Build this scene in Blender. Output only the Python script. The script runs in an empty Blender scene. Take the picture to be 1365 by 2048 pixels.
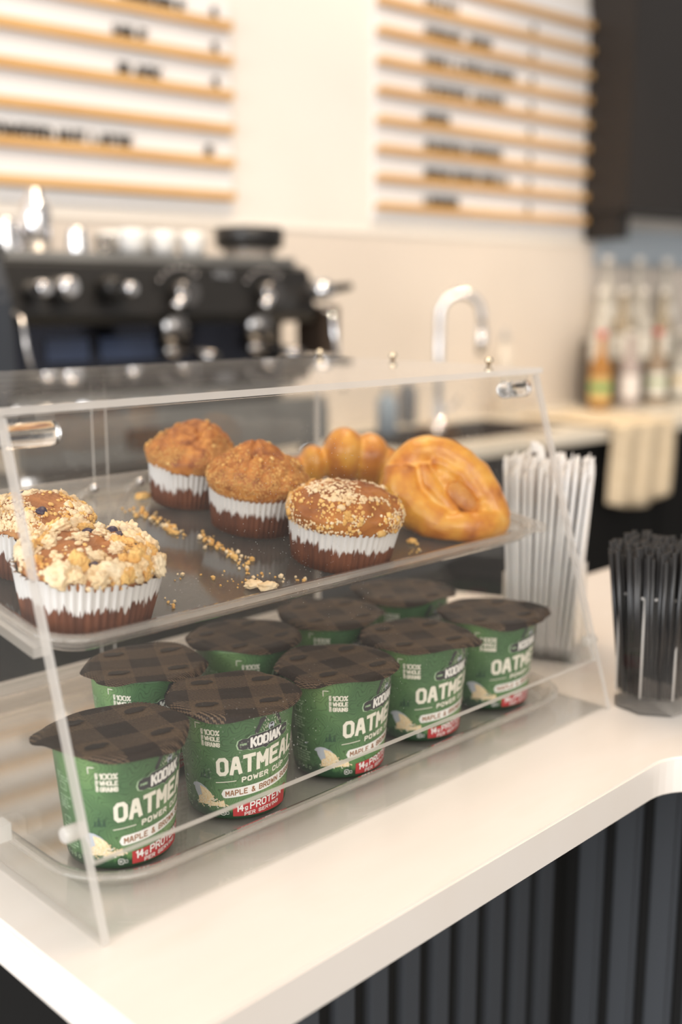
import bpy, bmesh, math, random
from mathutils import Vector, Matrix, noise, Quaternion
random.seed(7)
PI = math.pi
S = bpy.context.scene
C = S.collection

# ------------------------------------------------------------------ camera
FPX, HZ, AZ, CAMZ = 2200.0, 595.0, math.radians(45.6), 0.375
pit = math.atan((1024 - HZ) / FPX)
FW = Vector((math.cos(AZ) * math.cos(pit), math.sin(AZ) * math.cos(pit), -math.sin(pit)))
RT = Vector((math.sin(AZ), -math.cos(AZ), 0))
UP = RT.cross(FW)
CAM = Vector((0, 0, CAMZ))
cd = bpy.data.cameras.new('camera'); co = bpy.data.objects.new('camera', cd); C.objects.link(co)
co.matrix_world = Matrix(((RT.x, UP.x, -FW.x, 0), (RT.y, UP.y, -FW.y, 0), (RT.z, UP.z, -FW.z, CAMZ), (0, 0, 0, 1)))
cd.sensor_fit = 'VERTICAL'; cd.sensor_height = 36; cd.lens = FPX / 2048 * 36
cd.clip_start = 0.02
cd.dof.use_dof = True; cd.dof.focus_distance = 0.80; cd.dof.aperture_fstop = 2.8
S.camera = co

# ------------------------------------------------------------------ light
S.view_settings.view_transform = 'Standard'; S.view_settings.look = 'None'
S.view_settings.exposure = 0.69; S.view_settings.gamma = 1
S.cycles.max_bounces = 12; S.cycles.transparent_max_bounces = 32
S.cycles.transmission_bounces = 10; S.cycles.glossy_bounces = 5; S.cycles.diffuse_bounces = 4
S.cycles.use_denoising = True
S.cycles.caustics_reflective = False; S.cycles.caustics_refractive = False
S.cycles.sample_clamp_indirect = 6
W = bpy.data.worlds.new('world'); S.world = W; W.use_nodes = True
# daylight comes from the shop windows to the left and behind the camera, the bar side is dimmer
_nt = W.node_tree; _bg = _nt.nodes['Background']
_tc = _nt.nodes.new('ShaderNodeTexCoord'); _dp = _nt.nodes.new('ShaderNodeVectorMath'); _dp.operation = 'DOT_PRODUCT'
_nt.links.new(_tc.outputs['Generated'], _dp.inputs[0]); _dp.inputs[1].default_value = (-.80, -.45, .25)
_mr = _nt.nodes.new('ShaderNodeMapRange'); _nt.links.new(_dp.outputs['Value'], _mr.inputs[0])
_mr.inputs[1].default_value = -.15; _mr.inputs[2].default_value = .95; _mr.inputs[3].default_value = .17; _mr.inputs[4].default_value = .95
_nt.links.new(_mr.outputs[0], _bg.inputs[1]); _bg.inputs[0].default_value = (1.0, 0.93, 0.86, 1)

def area(name, loc, target, size, energy, col, size_y=None, spread=None):
    l = bpy.data.lights.new(name, 'AREA'); l.energy = energy; l.color = col; l.size = size
    if size_y: l.shape = 'RECTANGLE'; l.size_y = size_y
    if spread: l.spread = spread
    o = bpy.data.objects.new(name, l); C.objects.link(o); o.location = loc
    o.rotation_euler = (Vector(target) - Vector(loc)).to_track_quat('-Z', 'Y').to_euler()
    return o
def spot(name, loc, target, energy, col, angle=70, blend=1, rad=.05):
    l = bpy.data.lights.new(name, 'SPOT'); l.energy = energy; l.color = col
    l.spot_size = math.radians(angle); l.spot_blend = blend; l.shadow_soft_size = rad
    o = bpy.data.objects.new(name, l); C.objects.link(o); o.location = loc
    o.rotation_euler = (Vector(target) - Vector(loc)).to_track_quat('-Z', 'Y').to_euler()
area('window_daylight', (-2.6, 0.4, 0.75), (0.8, 0.6, -.1), 2.2, 52, (0.93, 0.96, 1.0), 1.8)
area('storefront_daylight', (-0.6, -2.6, 1.5), (0.8, 0.9, 0), 2.4, 30, (1.0, 0.95, 0.88), 1.6)
area('ceiling_panel', (1.1, 1.1, 2.3), (1.0, 0.9, 0), 1.2, 21, (1.0, 0.74, 0.50), 1.2)
TW = math.radians(2.4)                      # the back wall is turned a little from the counter
def BK(a, d, z): return Vector((a * math.cos(TW) + d * math.sin(TW), -a * math.sin(TW) + d * math.cos(TW), z))
spot('wall_spot', BK(2.75, 1.9, 2.0), BK(2.55, 2.61, 1.25), 15, (1.0, 0.76, 0.55), 80)
spot('wall_spot', BK(1.5, 1.75, 2.0), BK(1.2, 2.61, 1.0), 4.5, (1.0, 0.92, 0.84), 85)
spot('bar_spot', BK(3.2, 1.9, 1.9), BK(3.35, 2.3, 0), 30, (1.0, 0.8, 0.55), 70)
for a, d in ((1.15, 1.2), (1.9, 1.3), (2.7, 1.3)):
    spot('bar_downlight', BK(a, d, 1.75), BK(a + .15, d + .7, 0.3), 20, (1.0, 0.84, 0.62), 75, 1, .02)

# ------------------------------------------------------------------ materials
def mat(name, col, rough=.5, metal=0, **k):
    m = bpy.data.materials.new(name); m.use_nodes = True
    b = m.node_tree.nodes['Principled BSDF']
    b.inputs['Base Color'].default_value = (*col, 1); b.inputs['Roughness'].default_value = rough
    b.inputs['Metallic'].default_value = metal
    for kk, v in k.items(): b.inputs[kk.replace('_', ' ')].default_value = v
    return m
def N(m, t, **k):
    n = m.node_tree.nodes.new(t)
    for kk, v in k.items():
        if kk in n.inputs: n.inputs[kk].default_value = v
        else: setattr(n, kk, v)
    return n
def L(m, a, b): m.node_tree.links.new(a, b)
def BS(m): return m.node_tree.nodes['Principled BSDF']
def ramp(m, fac, stops, interp='LINEAR'):
    r = N(m, 'ShaderNodeValToRGB'); r.color_ramp.interpolation = interp
    e = r.color_ramp.elements
    while len(e) < len(stops): e.new(.5)
    for x, (p, c) in zip(e, stops): x.position = p; x.color = (*c, 1)
    L(m, fac, r.inputs[0]); return r.outputs[0]
def noisy(name, stops, scale=10, rough=.5, bump=0, bscale=None, detail=5, metal=0, bdist=.002, stretch=None, **k):
    m = mat(name, stops[0][1], rough, metal, **k)
    tc = N(m, 'ShaderNodeTexCoord'); src = tc.outputs['Object']
    if stretch:
        mp = N(m, 'ShaderNodeMapping'); mp.inputs['Scale'].default_value = stretch
        L(m, src, mp.inputs[0]); src = mp.outputs[0]
    n = N(m, 'ShaderNodeTexNoise', Scale=scale, Detail=detail); L(m, src, n.inputs['Vector'])
    L(m, ramp(m, n.outputs[0], stops), BS(m).inputs['Base Color'])
    if bump:
        n2 = N(m, 'ShaderNodeTexNoise', Scale=bscale or scale, Detail=6); L(m, src, n2.inputs['Vector'])
        b = N(m, 'ShaderNodeBump', Strength=bump, Distance=bdist); L(m, n2.outputs[0], b.inputs['Height'])
        L(m, b.outputs[0], BS(m).inputs['Normal'])
    return m

def acrylic(name, tint=(.985, .985, .98), haze=.0, dust=0, ior=1.49, rough=.015, smudge=0):
    m = bpy.data.materials.new(name); m.use_nodes = True; nt = m.node_tree; nt.nodes.clear()
    out = nt.nodes.new('ShaderNodeOutputMaterial')
    tr = N(m, 'ShaderNodeBsdfTransparent', Color=(*tint, 1)); gl = N(m, 'ShaderNodeBsdfGlossy', Roughness=rough)
    gl.inputs['Color'].default_value = (1, 1, 1, 1)
    # two-sided Schlick reflectance of a thin clear sheet
    ge = N(m, 'ShaderNodeNewGeometry'); dt = N(m, 'ShaderNodeVectorMath', operation='DOT_PRODUCT')
    L(m, ge.outputs['Incoming'], dt.inputs[0]); L(m, ge.outputs['Normal'], dt.inputs[1])
    ab = N(m, 'ShaderNodeMath', operation='ABSOLUTE'); L(m, dt.outputs['Value'], ab.inputs[0])
    om = N(m, 'ShaderNodeMath', operation='SUBTRACT'); om.inputs[0].default_value = 1; L(m, ab.outputs[0], om.inputs[1])
    pw = N(m, 'ShaderNodeMath', operation='POWER'); L(m, om.outputs[0], pw.inputs[0]); pw.inputs[1].default_value = 5
    f0 = ((ior - 1) / (ior + 1)) ** 2
    fr = N(m, 'ShaderNodeMath', operation='MULTIPLY_ADD'); L(m, pw.outputs[0], fr.inputs[0]); fr.inputs[1].default_value = 1 - f0; fr.inputs[2].default_value = f0
    df = N(m, 'ShaderNodeBsdfTranslucent'); df.inputs['Color'].default_value = (.95, .93, .9, 1)
    d2 = N(m, 'ShaderNodeBsdfDiffuse'); d2.inputs['Color'].default_value = (.92, .9, .87, 1)
    dm = N(m, 'ShaderNodeMixShader', Fac=.5); L(m, df.outputs[0], dm.inputs[1]); L(m, d2.outputs[0], dm.inputs[2])
    m1 = N(m, 'ShaderNodeMixShader'); m1.inputs[0].default_value = haze
    L(m, tr.outputs[0], m1.inputs[1]); L(m, dm.outputs[0], m1.inputs[2])
    if dust or smudge:
        tc = N(m, 'ShaderNodeTexCoord')
        v = N(m, 'ShaderNodeTexVoronoi', Scale=260.0, Randomness=1.0); L(m, tc.outputs['Object'], v.inputs['Vector'])
        n = N(m, 'ShaderNodeTexNoise', Scale=9.0, Detail=3.0); L(m, tc.outputs['Object'], n.inputs['Vector'])
        lt = N(m, 'ShaderNodeMath', operation='LESS_THAN'); L(m, v.outputs['Distance'], lt.inputs[0])
        mr = N(m, 'ShaderNodeMapRange'); L(m, n.outputs[0], mr.inputs[0])
        mr.inputs[1].default_value = .42; mr.inputs[2].default_value = .75; mr.inputs[3].default_value = 0; mr.inputs[4].default_value = .17 * dust
        L(m, mr.outputs[0], lt.inputs[1])
        mm = N(m, 'ShaderNodeMath', operation='MULTIPLY'); L(m, lt.outputs[0], mm.inputs[0]); mm.inputs[1].default_value = .45
        s2 = N(m, 'ShaderNodeMapRange'); L(m, n.outputs[0], s2.inputs[0])
        s2.inputs[1].default_value = .3; s2.inputs[2].default_value = .8; s2.inputs[3].default_value = haze; s2.inputs[4].default_value = haze + smudge
        ad = N(m, 'ShaderNodeMath', operation='ADD'); L(m, mm.outputs[0], ad.inputs[0]); L(m, s2.outputs[0], ad.inputs[1])
        L(m, ad.outputs[0], m1.inputs[0])
    m2 = N(m, 'ShaderNodeMixShader'); L(m, fr.outputs[0], m2.inputs[0]); L(m, m1.outputs[0], m2.inputs[1]); L(m, gl.outputs[0], m2.inputs[2])
    L(m, m2.outputs[0], out.inputs[0])
    return m

ACR = acrylic('acrylic_sheet', haze=.002)
ACRF = acrylic('acrylic_front_sheet', tint=(.975, .972, .965), haze=.0, dust=.9, smudge=.005)
ACRT = acrylic('acrylic_top_sheet', tint=(.93, .93, .93), haze=.015, dust=2.2, smudge=.04)
ACRE = acrylic('acrylic_cut_edge', tint=(.98, .96, .94), haze=.72, rough=.2)  # whitish haze stands in for light piped to the edges
TRAYM = acrylic('tray_acrylic', tint=(.74, .73, .72), haze=.03, dust=.8, smudge=.09, rough=.08)
TRAYC = acrylic('clear_tray_acrylic', tint=(.97, .97, .965), haze=.04, smudge=.03)
TRAYE = acrylic('tray_rim_acrylic', tint=(.93, .91, .88), haze=.25, rough=.08)
GLASS = mat('clear_glass', (1, 1, 1), .02, 0, Transmission_Weight=1.0, IOR=1.47)
DKCHROME = mat('dark_chrome', (.26, .25, .245), .10, 1)  # darker copy of chrome for groups, dials, portafilters and buttons
CHROME = mat('chrome', (.80, .80, .82), .045, 1)
STEEL = noisy('brushed_steel', [(.3, (.42, .41, .39)), (.7, (.56, .55, .52))], 8, .32, metal=1)
BLACK = mat('black_paint', (.010, .0095, .0095), .35)
MATBLK = mat('matt_black', (.006, .006, .006), .8, Specular_IOR_Level=.2)
WHITEC = mat('white_ceramic', (.85, .85, .84), .25)

# ------------------------------------------------------------------ mesh helpers
def link(name, bm, mats, parent=None, smooth=False, loc=None):
    me = bpy.data.meshes.new(name); bm.normal_update(); bm.to_mesh(me); bm.free()
    if not isinstance(mats, (list, tuple)): mats = [mats]
    for m in mats: me.materials.append(m)
    if smooth: me.shade_smooth()
    o = bpy.data.objects.new(name, me); C.objects.link(o)
    if parent: o.parent = parent
    if loc: o.location = loc
    return o
def tag(o, label, cat, group=None, kind=None):
    o['label'] = label; o['category'] = cat
    if group: o['group'] = group
    if kind: o['kind'] = kind
    return o
def thing(name, label, cat, loc=(0, 0, 0), rz=0, group=None):
    o = bpy.data.objects.new(name, None); C.objects.link(o); o.location = loc; o.rotation_euler = (0, 0, rz)
    o.empty_display_size = .02
    return tag(o, label, cat, group)
def struct(o, label=None):
    o['kind'] = 'structure'
    if label: o['label'] = label
    return o
def dup(root, loc, rot, label, group=None):
    r = root.copy(); C.objects.link(r); r.location = loc; r.rotation_euler = rot; r['label'] = label
    if group: r['group'] = group
    for ch in root.children:
        c = ch.copy(); C.objects.link(c); c.parent = r
        for g in ch.children:
            d = g.copy(); C.objects.link(d); d.parent = c
    return r
def box(bm, x0, x1, y0, y1, z0, z1, mi=0, bev=0):
    r = bmesh.ops.create_cube(bm, size=1)
    vs = r['verts']
    for v in vs:
        v.co = Vector(((x0 + x1) / 2 + v.co.x * (x1 - x0), (y0 + y1) / 2 + v.co.y * (y1 - y0), (z0 + z1) / 2 + v.co.z * (z1 - z0)))
    fs = set(f for v in vs for f in v.link_faces)
    for f in fs: f.material_index = mi
    if bev:
        es = list(set(e for v in vs for e in v.link_edges))
        bmesh.ops.bevel(bm, geom=es, offset=bev, segments=2, affect='EDGES', material=mi)
def NB(): return bmesh.new()
def lathe(bm, prof, seg=48, mi=0, c=(0, 0, 0), fn=None, cap0=True, cap1=True, smooth=True):
    rings = []
    for r, z in prof:
        ring = []
        for i in range(seg):
            a = 2 * PI * i / seg
            rr, zz = (r, z) if fn is None else fn(r, z, a)
            ring.append(bm.verts.new((c[0] + rr * math.cos(a), c[1] + rr * math.sin(a), c[2] + zz)))
        rings.append(ring)
    for k in range(len(rings) - 1):
        for i in range(seg):
            f = bm.faces.new((rings[k][i], rings[k][(i + 1) % seg], rings[k + 1][(i + 1) % seg], rings[k + 1][i]))
            f.material_index = mi; f.smooth = smooth
    if cap0: f = bm.faces.new(list(reversed(rings[0]))); f.material_index = mi
    if cap1: f = bm.faces.new(rings[-1]); f.material_index = mi
    return rings
def tube(bm, pts, rad, seg=12, mi=0, caps=True):
    pts = [Vector(p) for p in pts]
    rads = rad if isinstance(rad, (list, tuple)) else [rad] * len(pts)
    rings = []; prev = None
    for i, p in enumerate(pts):
        t = (pts[min(i + 1, len(pts) - 1)] - pts[max(i - 1, 0)]).normalized()
        if prev is None:
            n = t.orthogonal().normalized()
        else:
            n = (prev - t * prev.dot(t)).normalized()
        prev = n; b = t.cross(n)
        rings.append([bm.verts.new(p + (n * math.cos(2 * PI * k / seg) + b * math.sin(2 * PI * k / seg)) * rads[i]) for k in range(seg)])
    for k in range(len(rings) - 1):
        for i in range(seg):
            f = bm.faces.new((rings[k][i], rings[k][(i + 1) % seg], rings[k + 1][(i + 1) % seg], rings[k + 1][i])); f.smooth = True; f.material_index = mi
    if caps:
        for ring in (list(reversed(rings[0])), rings[-1]):
            f = bm.faces.new(ring); f.material_index = mi
def prism(bm, poly, axis, a0, a1, mi=0, mie=None):
    """poly in the two other axes, pushed along axis."""
    def P(p, a):
        return {'x': (a, p[0], p[1]), 'y': (p[0], a, p[1]), 'z': (p[0], p[1], a)}[axis]
    A = [bm.verts.new(P(p, a0)) for p in poly]; B = [bm.verts.new(P(p, a1)) for p in poly]
    f1 = bm.faces.new(A); f2 = bm.faces.new(list(reversed(B))); f1.material_index = f2.material_index = mi
    n = len(poly)
    for i in range(n):
        f = bm.faces.new((A[i], B[i], B[(i + 1) % n], A[(i + 1) % n])); f.material_index = mi if mie is None else mie
    bmesh.ops.recalc_face_normals(bm, faces=bm.faces[:])

# ------------------------------------------------------------------ stroke lettering
G = {
 'A': [[(0,0),(1.5,6),(2.5,6),(4,0)],[(.7,2),(3.3,2)]], 'B': [[(0,0),(0,6),(3,6),(4,5),(4,4),(3,3.1),(0,3.1)],[(3,3.1),(4,2.2),(4,1),(3,0),(0,0)]],
 'C': [[(4,4.4),(4,5),(3,6),(1,6),(0,5),(0,1),(1,0),(3,0),(4,1),(4,1.6)]], 'D': [[(0,0),(0,6),(3,6),(4,5),(4,1),(3,0),(0,0)]],
 'E': [[(3.8,6),(0,6),(0,0),(3.8,0)],[(0,3.1),(3,3.1)]], 'F': [[(3.8,6),(0,6),(0,0)],[(0,3.1),(3,3.1)]],
 'G': [[(4,4.6),(4,5),(3,6),(1,6),(0,5),(0,1),(1,0),(3,0),(4,1),(4,2.8),(2.4,2.8)]], 'H': [[(0,0),(0,6)],[(4,0),(4,6)],[(0,3),(4,3)]],
 'I': [[(.7,0),(.7,6)]], 'J': [[(4,6),(4,1),(3,0),(1,0),(0,1),(0,2)]], 'K': [[(0,0),(0,6)],[(4,6),(.6,2.8)],[(1.5,3.5),(4,0)]],
 'L': [[(0,6),(0,0),(3.8,0)]], 'M': [[(0,0),(0,6),(2.2,2),(4.4,6),(4.4,0)]], 'N': [[(0,0),(0,6),(4,0),(4,6)]],
 'O': [[(1,0),(0,1),(0,5),(1,6),(3,6),(4,5),(4,1),(3,0),(1,0)]], 'P': [[(0,0),(0,6),(3,6),(4,5),(4,3.7),(3,2.7),(0,2.7)]],
 'Q': [[(1,0),(0,1),(0,5),(1,6),(3,6),(4,5),(4,1),(3,0),(1,0)],[(2.5,1.5),(4.2,-.4)]], 'R': [[(0,0),(0,6),(3,6),(4,5),(4,3.8),(3,2.9),(0,2.9)],[(2.2,2.9),(4,0)]],
 'S': [[(4,4.6),(4,5),(3,6),(1,6),(0,5),(0,4),(1,3.1),(3,3),(4,2),(4,1),(3,0),(1,0),(0,1),(0,1.5)]], 'T': [[(0,6),(4,6)],[(2,6),(2,0)]],
 'U': [[(0,6),(0,1),(1,0),(3,0),(4,1),(4,6)]], 'V': [[(0,6),(2,0),(4,6)]], 'W': [[(0,6),(1.1,0),(2.4,4.6),(3.7,0),(4.8,6)]],
 'X': [[(0,0),(4,6)],[(4,0),(0,6)]], 'Y': [[(0,6),(2,3),(4,6)],[(2,3),(2,0)]], 'Z': [[(0,6),(4,6),(0,0),(4,0)]],
 '0': [[(1,0),(0,1),(0,5),(1,6),(3,6),(4,5),(4,1),(3,0),(1,0)]], '1': [[(0,5),(1.2,6),(1.2,0)]], '2': [[(0,5),(1,6),(3,6),(4,5),(4,4),(0,0),(4,0)]],
 '3': [[(0,5),(1,6),(3,6),(4,5),(4,4),(3,3),(4,2),(4,1),(3,0),(1,0),(0,1)]], '4': [[(3,0),(3,6),(0,2),(4,2)]], '5': [[(4,6),(0,6),(0,3.5),(3,3.5),(4,2.5),(4,1),(3,0),(0,0)]],
 '6': [[(4,5),(3,6),(1,6),(0,5),(0,1),(1,0),(3,0),(4,1),(4,2.5),(3,3.3),(0,3.3)]], '9': [[(0,0),(3,0),(4,1),(4,5),(3,6),(1,6),(0,5),(0,3),(4,3)]],
 '&': [[(4.2,0),(.8,4.6),(1,5.6),(2,6),(3,5.2),(.4,2),(0,1),(1,0),(2.4,0),(4,2.2)]], '%': [[(0,0),(4,6)],[(.2,5.8),(1.4,5.8),(1.4,4.6),(.2,4.6),(.2,5.8)],[(2.6,1.4),(3.8,1.4),(3.8,.2),(2.6,.2),(2.6,1.4)]],
 'g': [[(3.4,1),(3.4,-1.4),(2.6,-2),(.4,-2)],[(3.4,3.4),(.8,3.4),(0,2.6),(0,.8),(.8,0),(3.4,0),(3.4,3.4)]], ':': [[(0,1),(0,1.4)],[(0,4),(0,4.4)]], '-': [[(0,3),(3,3)]], '.': [[(0,0),(0,.3)]], '/': [[(0,0),(3,6)]],
}
def gw(ch): return max(p[0] for s in G[ch] for p in s) if ch in G else 2.2
def text(bm, mp, s, u0, v0, width, h, th, mi, off, gap=1.6, thick=0):
    tot = sum(gw(c) for c in s) + gap * (len(s) - 1)
    sx = (width - th) / tot; sy = (h - th) / 6; x = 0; u0 += th / 2; v0 += th / 2
    for ch in s:
        for st in G.get(ch, []):
            pts = [Vector((u0 + (x + p[0]) * sx, v0 + p[1] * sy)) for p in st]
            n = len(pts); closed = (pts[0] - pts[-1]).length < 1e-7 and n > 2
            for i in range(n - 1):
                a, b = pts[i], pts[i + 1]; d = (b - a)
                if d.length < 1e-8: continue
                d.normalize(); q = Vector((-d.y, d.x)) * th / 2
                e0 = e1 = th * .22
                if i == 0 and not closed: e0 = th * .5
                if i == n - 2 and not closed: e1 = th * .5
                a2 = a - d * e0; b2 = b + d * e1
                cs = [a2 - q, b2 - q, b2 + q, a2 + q]
                vs = [bm.verts.new(mp(c.x, c.y, off)) for c in cs]
                f = bm.faces.new(vs); f.material_index = mi
                if thick:
                    ws = [bm.verts.new(mp(c.x, c.y, off - thick)) for c in cs]
                    for k in range(4):
                        f = bm.faces.new((ws[k], ws[(k + 1) % 4], vs[(k + 1) % 4], vs[k])); f.material_index = mi
        x += gw(ch) + gap
def patch(bm, mp, u0, u1, vf0, vf1, mi, off, n=16, m=1):
    """a printed patch between vf0(u) and vf1(u), following the curve"""
    cols = []
    for i in range(n + 1):
        uu = u0 + (u1 - u0) * i / n; a, b = vf0(uu), vf1(uu)
        cols.append([bm.verts.new(mp(uu, a + (b - a) * j / m, off)) for j in range(m + 1)])
    for i in range(n):
        for j in range(m):
            f = bm.faces.new((cols[i][j], cols[i + 1][j], cols[i + 1][j + 1], cols[i][j + 1])); f.material_index = mi
def blob(bm, mp, cu, cv, pts, mi, off):
    vs = [bm.verts.new(mp(cu + p[0], cv + p[1], off)) for p in pts]
    f = bm.faces.new(vs); f.material_index = mi
    bmesh.ops.triangulate(bm, faces=[f])
def ell(a, b, n=16, rot=0): return [(a * math.cos(t) * math.cos(rot) - b * math.sin(t) * math.sin(rot), a * math.cos(t) * math.sin(rot) + b * math.sin(t) * math.cos(rot)) for t in [2 * PI * i / n for i in range(n)]]

# ================================================================== STRUCTURE
M_wall = noisy('wall_paint', [(.3, (.80, .76, .71)), (.7, (.83, .79, .745))], 3, .6)
M_splash = noisy('backsplash_paint', [(.3, (.70, .63, .56)), (.7, (.74, .67, .60))], 2.5, .5)
ROT = -TW
def bkobj(o): o.rotation_euler = (0, 0, ROT); return o        # local axes = wall axes (a, d, z)
bm = NB(); box(bm, -.6, 4.9, 2.61, 2.75, .575, 2.6); box(bm, -.6, 4.9, 2.605, 2.75, -.95, .575, 1)
struct(bkobj(link('wall_back', bm, [M_wall, M_splash])))
bm = NB(); box(bm, -.6, 3.6, 2.600, 2.612, .570, .582, 0, .002)
struct(bkobj(link('trim_1', bm, mat('trim_white', (.8, .76, .7), .5))))
bm = NB(); box(bm, 4.75, 4.9, .2, 2.75, -.95, 2.6)
struct(bkobj(link('wall_right', bm, mat('cool_grey_wall', (.42, .44, .46), .6))))
bm = NB(); box(bm, -2.8, 5.2, -2.8, 3.0, -1.0, -.95)
struct(link('floor', bm, noisy('floor_concrete', [(.3, (.16, .15, .14)), (.7, (.22, .21, .19))], 3, .45)))

# ================================================================== SERVICE COUNTER
def arc(cx, cy, r, a0, a1, n): return [(cx + r * math.cos(math.radians(a0 + (a1 - a0) * i / n)), cy + r * math.sin(math.radians(a0 + (a1 - a0) * i / n))) for i in range(n + 1)]
M_top = noisy('white_quartz', [(.32, (.80, .745, .69)), (.55, (.825, .775, .725)), (.8, (.79, .72, .645))], 5, .22, detail=8, stretch=(1, 3.5, 1))
bm = NB()
poly = [(.2815, .416)] + [(.83 - .055, .424)] + arc(.775, .374, .05, 90, 0, 10)[1:] + [(.826, -.9), (1.9, -.9), (1.9, .80), (1.36, .815), (1.10, .818), (1.06, .93), (.276, .945)]
prism(bm, poly, 'z', -.032, 0)
es = [e for e in bm.edges if abs(e.verts[0].co.z - e.verts[1].co.z) < 1e-6]
bmesh.ops.bevel(bm, geom=es, offset=.0016, segments=2, affect='EDGES')
tag(link('countertop', bm, M_top), 'white speckled quartz countertop carrying the display case', 'countertop')

M_slat = mat('slat_charcoal', (.066, .072, .082), .36)
bm = NB()
box(bm, .42, 1.010, .657, .72, -.948, -.0325, 1); box(bm, 1.005, 1.9, -.9, .72, -.948, -.0325, 1)
x = .445
while x < .99: box(bm, x, x + .0235, .645, .6575, -.948, -.0325, 0, .0012); x += .0455
tag(link('slatted_counter_base', bm, [M_slat, mat('slat_backing', (.004, .004, .004), .8)]), 'black vertical slat panelling under the white countertop', 'counter base')
# the returning face, its slats facing the other way
bm = NB(); y = .632
while y > -.3: box(bm, .9935, 1.0055, y - .031, y, -.948, -.0325, 0, .0045); y -= .0450
o = link('slat_panel', bm, M_slat); o.parent = bpy.data.objects['slatted_counter_base']
bm = NB(); box(bm, .42, .4235, .72, .93, -.948, -.0325); o = link('side_panel', bm, MATBLK); o.parent = bpy.data.objects['slatted_counter_base']

# ================================================================== DISPLAY CASE
X0, X1, YB, ZT = .309, .856, .912, .311
def fy(z): return .516 + .30 * z           # the sloping front of the end panels
case = thing('display_case', 'clear acrylic countertop bakery display case with sloping front', 'display case')
for xx in (X0, X1 - .0055):
    bm = NB(); prism(bm, [(fy(0), .0005), (YB, .0005), (YB, ZT - .0055), (fy(ZT), ZT - .0055)], 'x', xx, xx + .0055, 0, 1)
    link('end_panel', bm, [ACR, ACRE], case)
bm = NB(); prism(bm, [(X0, fy(ZT) - .004), (X1, fy(ZT) - .004), (X1, YB), (X0, YB)], 'z', ZT - .005, ZT, 0, 1)
link('top_panel', bm, [ACRT, ACRE], case)
bm = NB()
z0, z1 = .045, ZT - .0065; t = .0050
prism(bm, [(fy(z0) + .0005, z0), (fy(z0) + t, z0 + .0005), (fy(z1) + t, z1), (fy(z1) + .0005, z1)], 'x', X0 + .0065, X1 - .0065, 0, 1)
for f in bm.faces: f.material_index = 0 if f.calc_area() > .05 else 1
link('front_panel', bm, [ACRF, ACRE], case)
bm = NB(); box(bm, X0 + .006, X1 - .006, fy(0) + .004, YB - .002, .0010, .0030); link('base_panel', bm, [ACR], case)
bm = NB(); box(bm, X0 + .006, X1 - .006, YB - .007, YB - .001, .0031, .026); link('rear_lip', bm, [ACRE], case)
for k, (xa, xb, yy) in enumerate(((X0 + .007, .562, .888), (.552, X1 - .012, .896))):
    bm = NB(); prism(bm, [(xa, yy), (xb, yy), (xb, yy + .003), (xa, yy + .003)], 'z', .027, ZT - .0055, 0, 1)
    for f in bm.faces:
        if abs(f.normal.y) > .9: f.material_index = 0
        else: f.material_index = 1
    d = link('rear_door', bm, [ACR, ACRE], case)
for hx in (.515, .565):
    bm = NB(); tube(bm, [(hx, .885, .155), (hx - .001, .876, .165), (hx, .871, .185), (hx + .006, .869, .199), (hx + .016, .869, .203)], .0042, 12)
    h = link('door_handle', bm, [TRAYE], case)
    bm = NB(); bmesh.ops.create_uvsphere(bm, u_segments=14, v_segments=10, radius=.0048, matrix=Matrix.Translation((hx + .019, .869, .2035)))
    s = link('screw_cap', bm, [CHROME], h, True)
def rod(bm, x0, x1, y, z, r, mi=0):
    tube(bm, [(x0, y, z), (x0 + .0008, y, z), (x0 + .002, y, z), (x1 - .002, y, z), (x1 - .0006, y, z), (x1, y, z)], [r * .8, r * .93, r, r, r * .93, r * .8], 24, mi)
for xa, xb in ((X0 + .006, X0 + .046), (X1 - .042, X1 - .006)):
    bm = NB(); rod(bm, xa, xb, .6195, .2915, .0078); link('hinge_rod', bm, [GLASS], case)
    bm = NB(); box(bm, min(xa, xb) + .002, min(xa, xb) + .012, .615, .624, .2995, .3055); box(bm, xb - .012, xb - .003, .615, .624, .2995, .3055); link('hinge_lug', bm, [TRAYC], case)
for yy in (.6616, .7876, .898):
    bm = NB(); lathe(bm, [(.0022, 0), (.0022, .002), (.0036, .003), (.0042, .0048), (.0036, .0066), (.0016, .0078)], 16, c=(X1 - .009, yy, ZT))
    link('screw', bm, mat('brass_screw', (.75, .66, .5), .18, 1) if 'brass_screw' not in bpy.data.materials else bpy.data.materials['brass_screw'], case)
    bm = NB(); lathe(bm, [(.003, -.0105), (.003, -.0055)], 6, c=(X1 - .009, yy, ZT)); link('nut', bm, bpy.data.materials['brass_screw'], case)
for xx, yy, zz in ((X0, .5475, .061), (X1 - .0055, .5405, .0615)):
    bm = NB(); rod(bm, xx - .0045, xx + .010, yy, zz, .0052); link('panel_stop', bm, [ACRE], case)
TILT = math.atan(.15)
def tz(y): return .156 + .15 * (y - .60)
for xa in (X0 + .0058, X1 - .0058 - .011):          # sloping ledges the pastry tray hangs on
    bm = NB(); prism(bm, [(.590, tz(.590) + .004), (.880, tz(.880) + .004), (.880, tz(.880) + .0105), (.590, tz(.590) + .0105)], 'x', xa, xa + .011, 0, 1)
    link('tray_ledge', bm, [ACR, ACRE], case)
for y_ in (.62, .70):
    bm = NB(); box(bm, X0 - .010, X0 - .0003, y_, y_ + .012, .030, .042); link('clear_block', bm, [ACRE], case)

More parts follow.
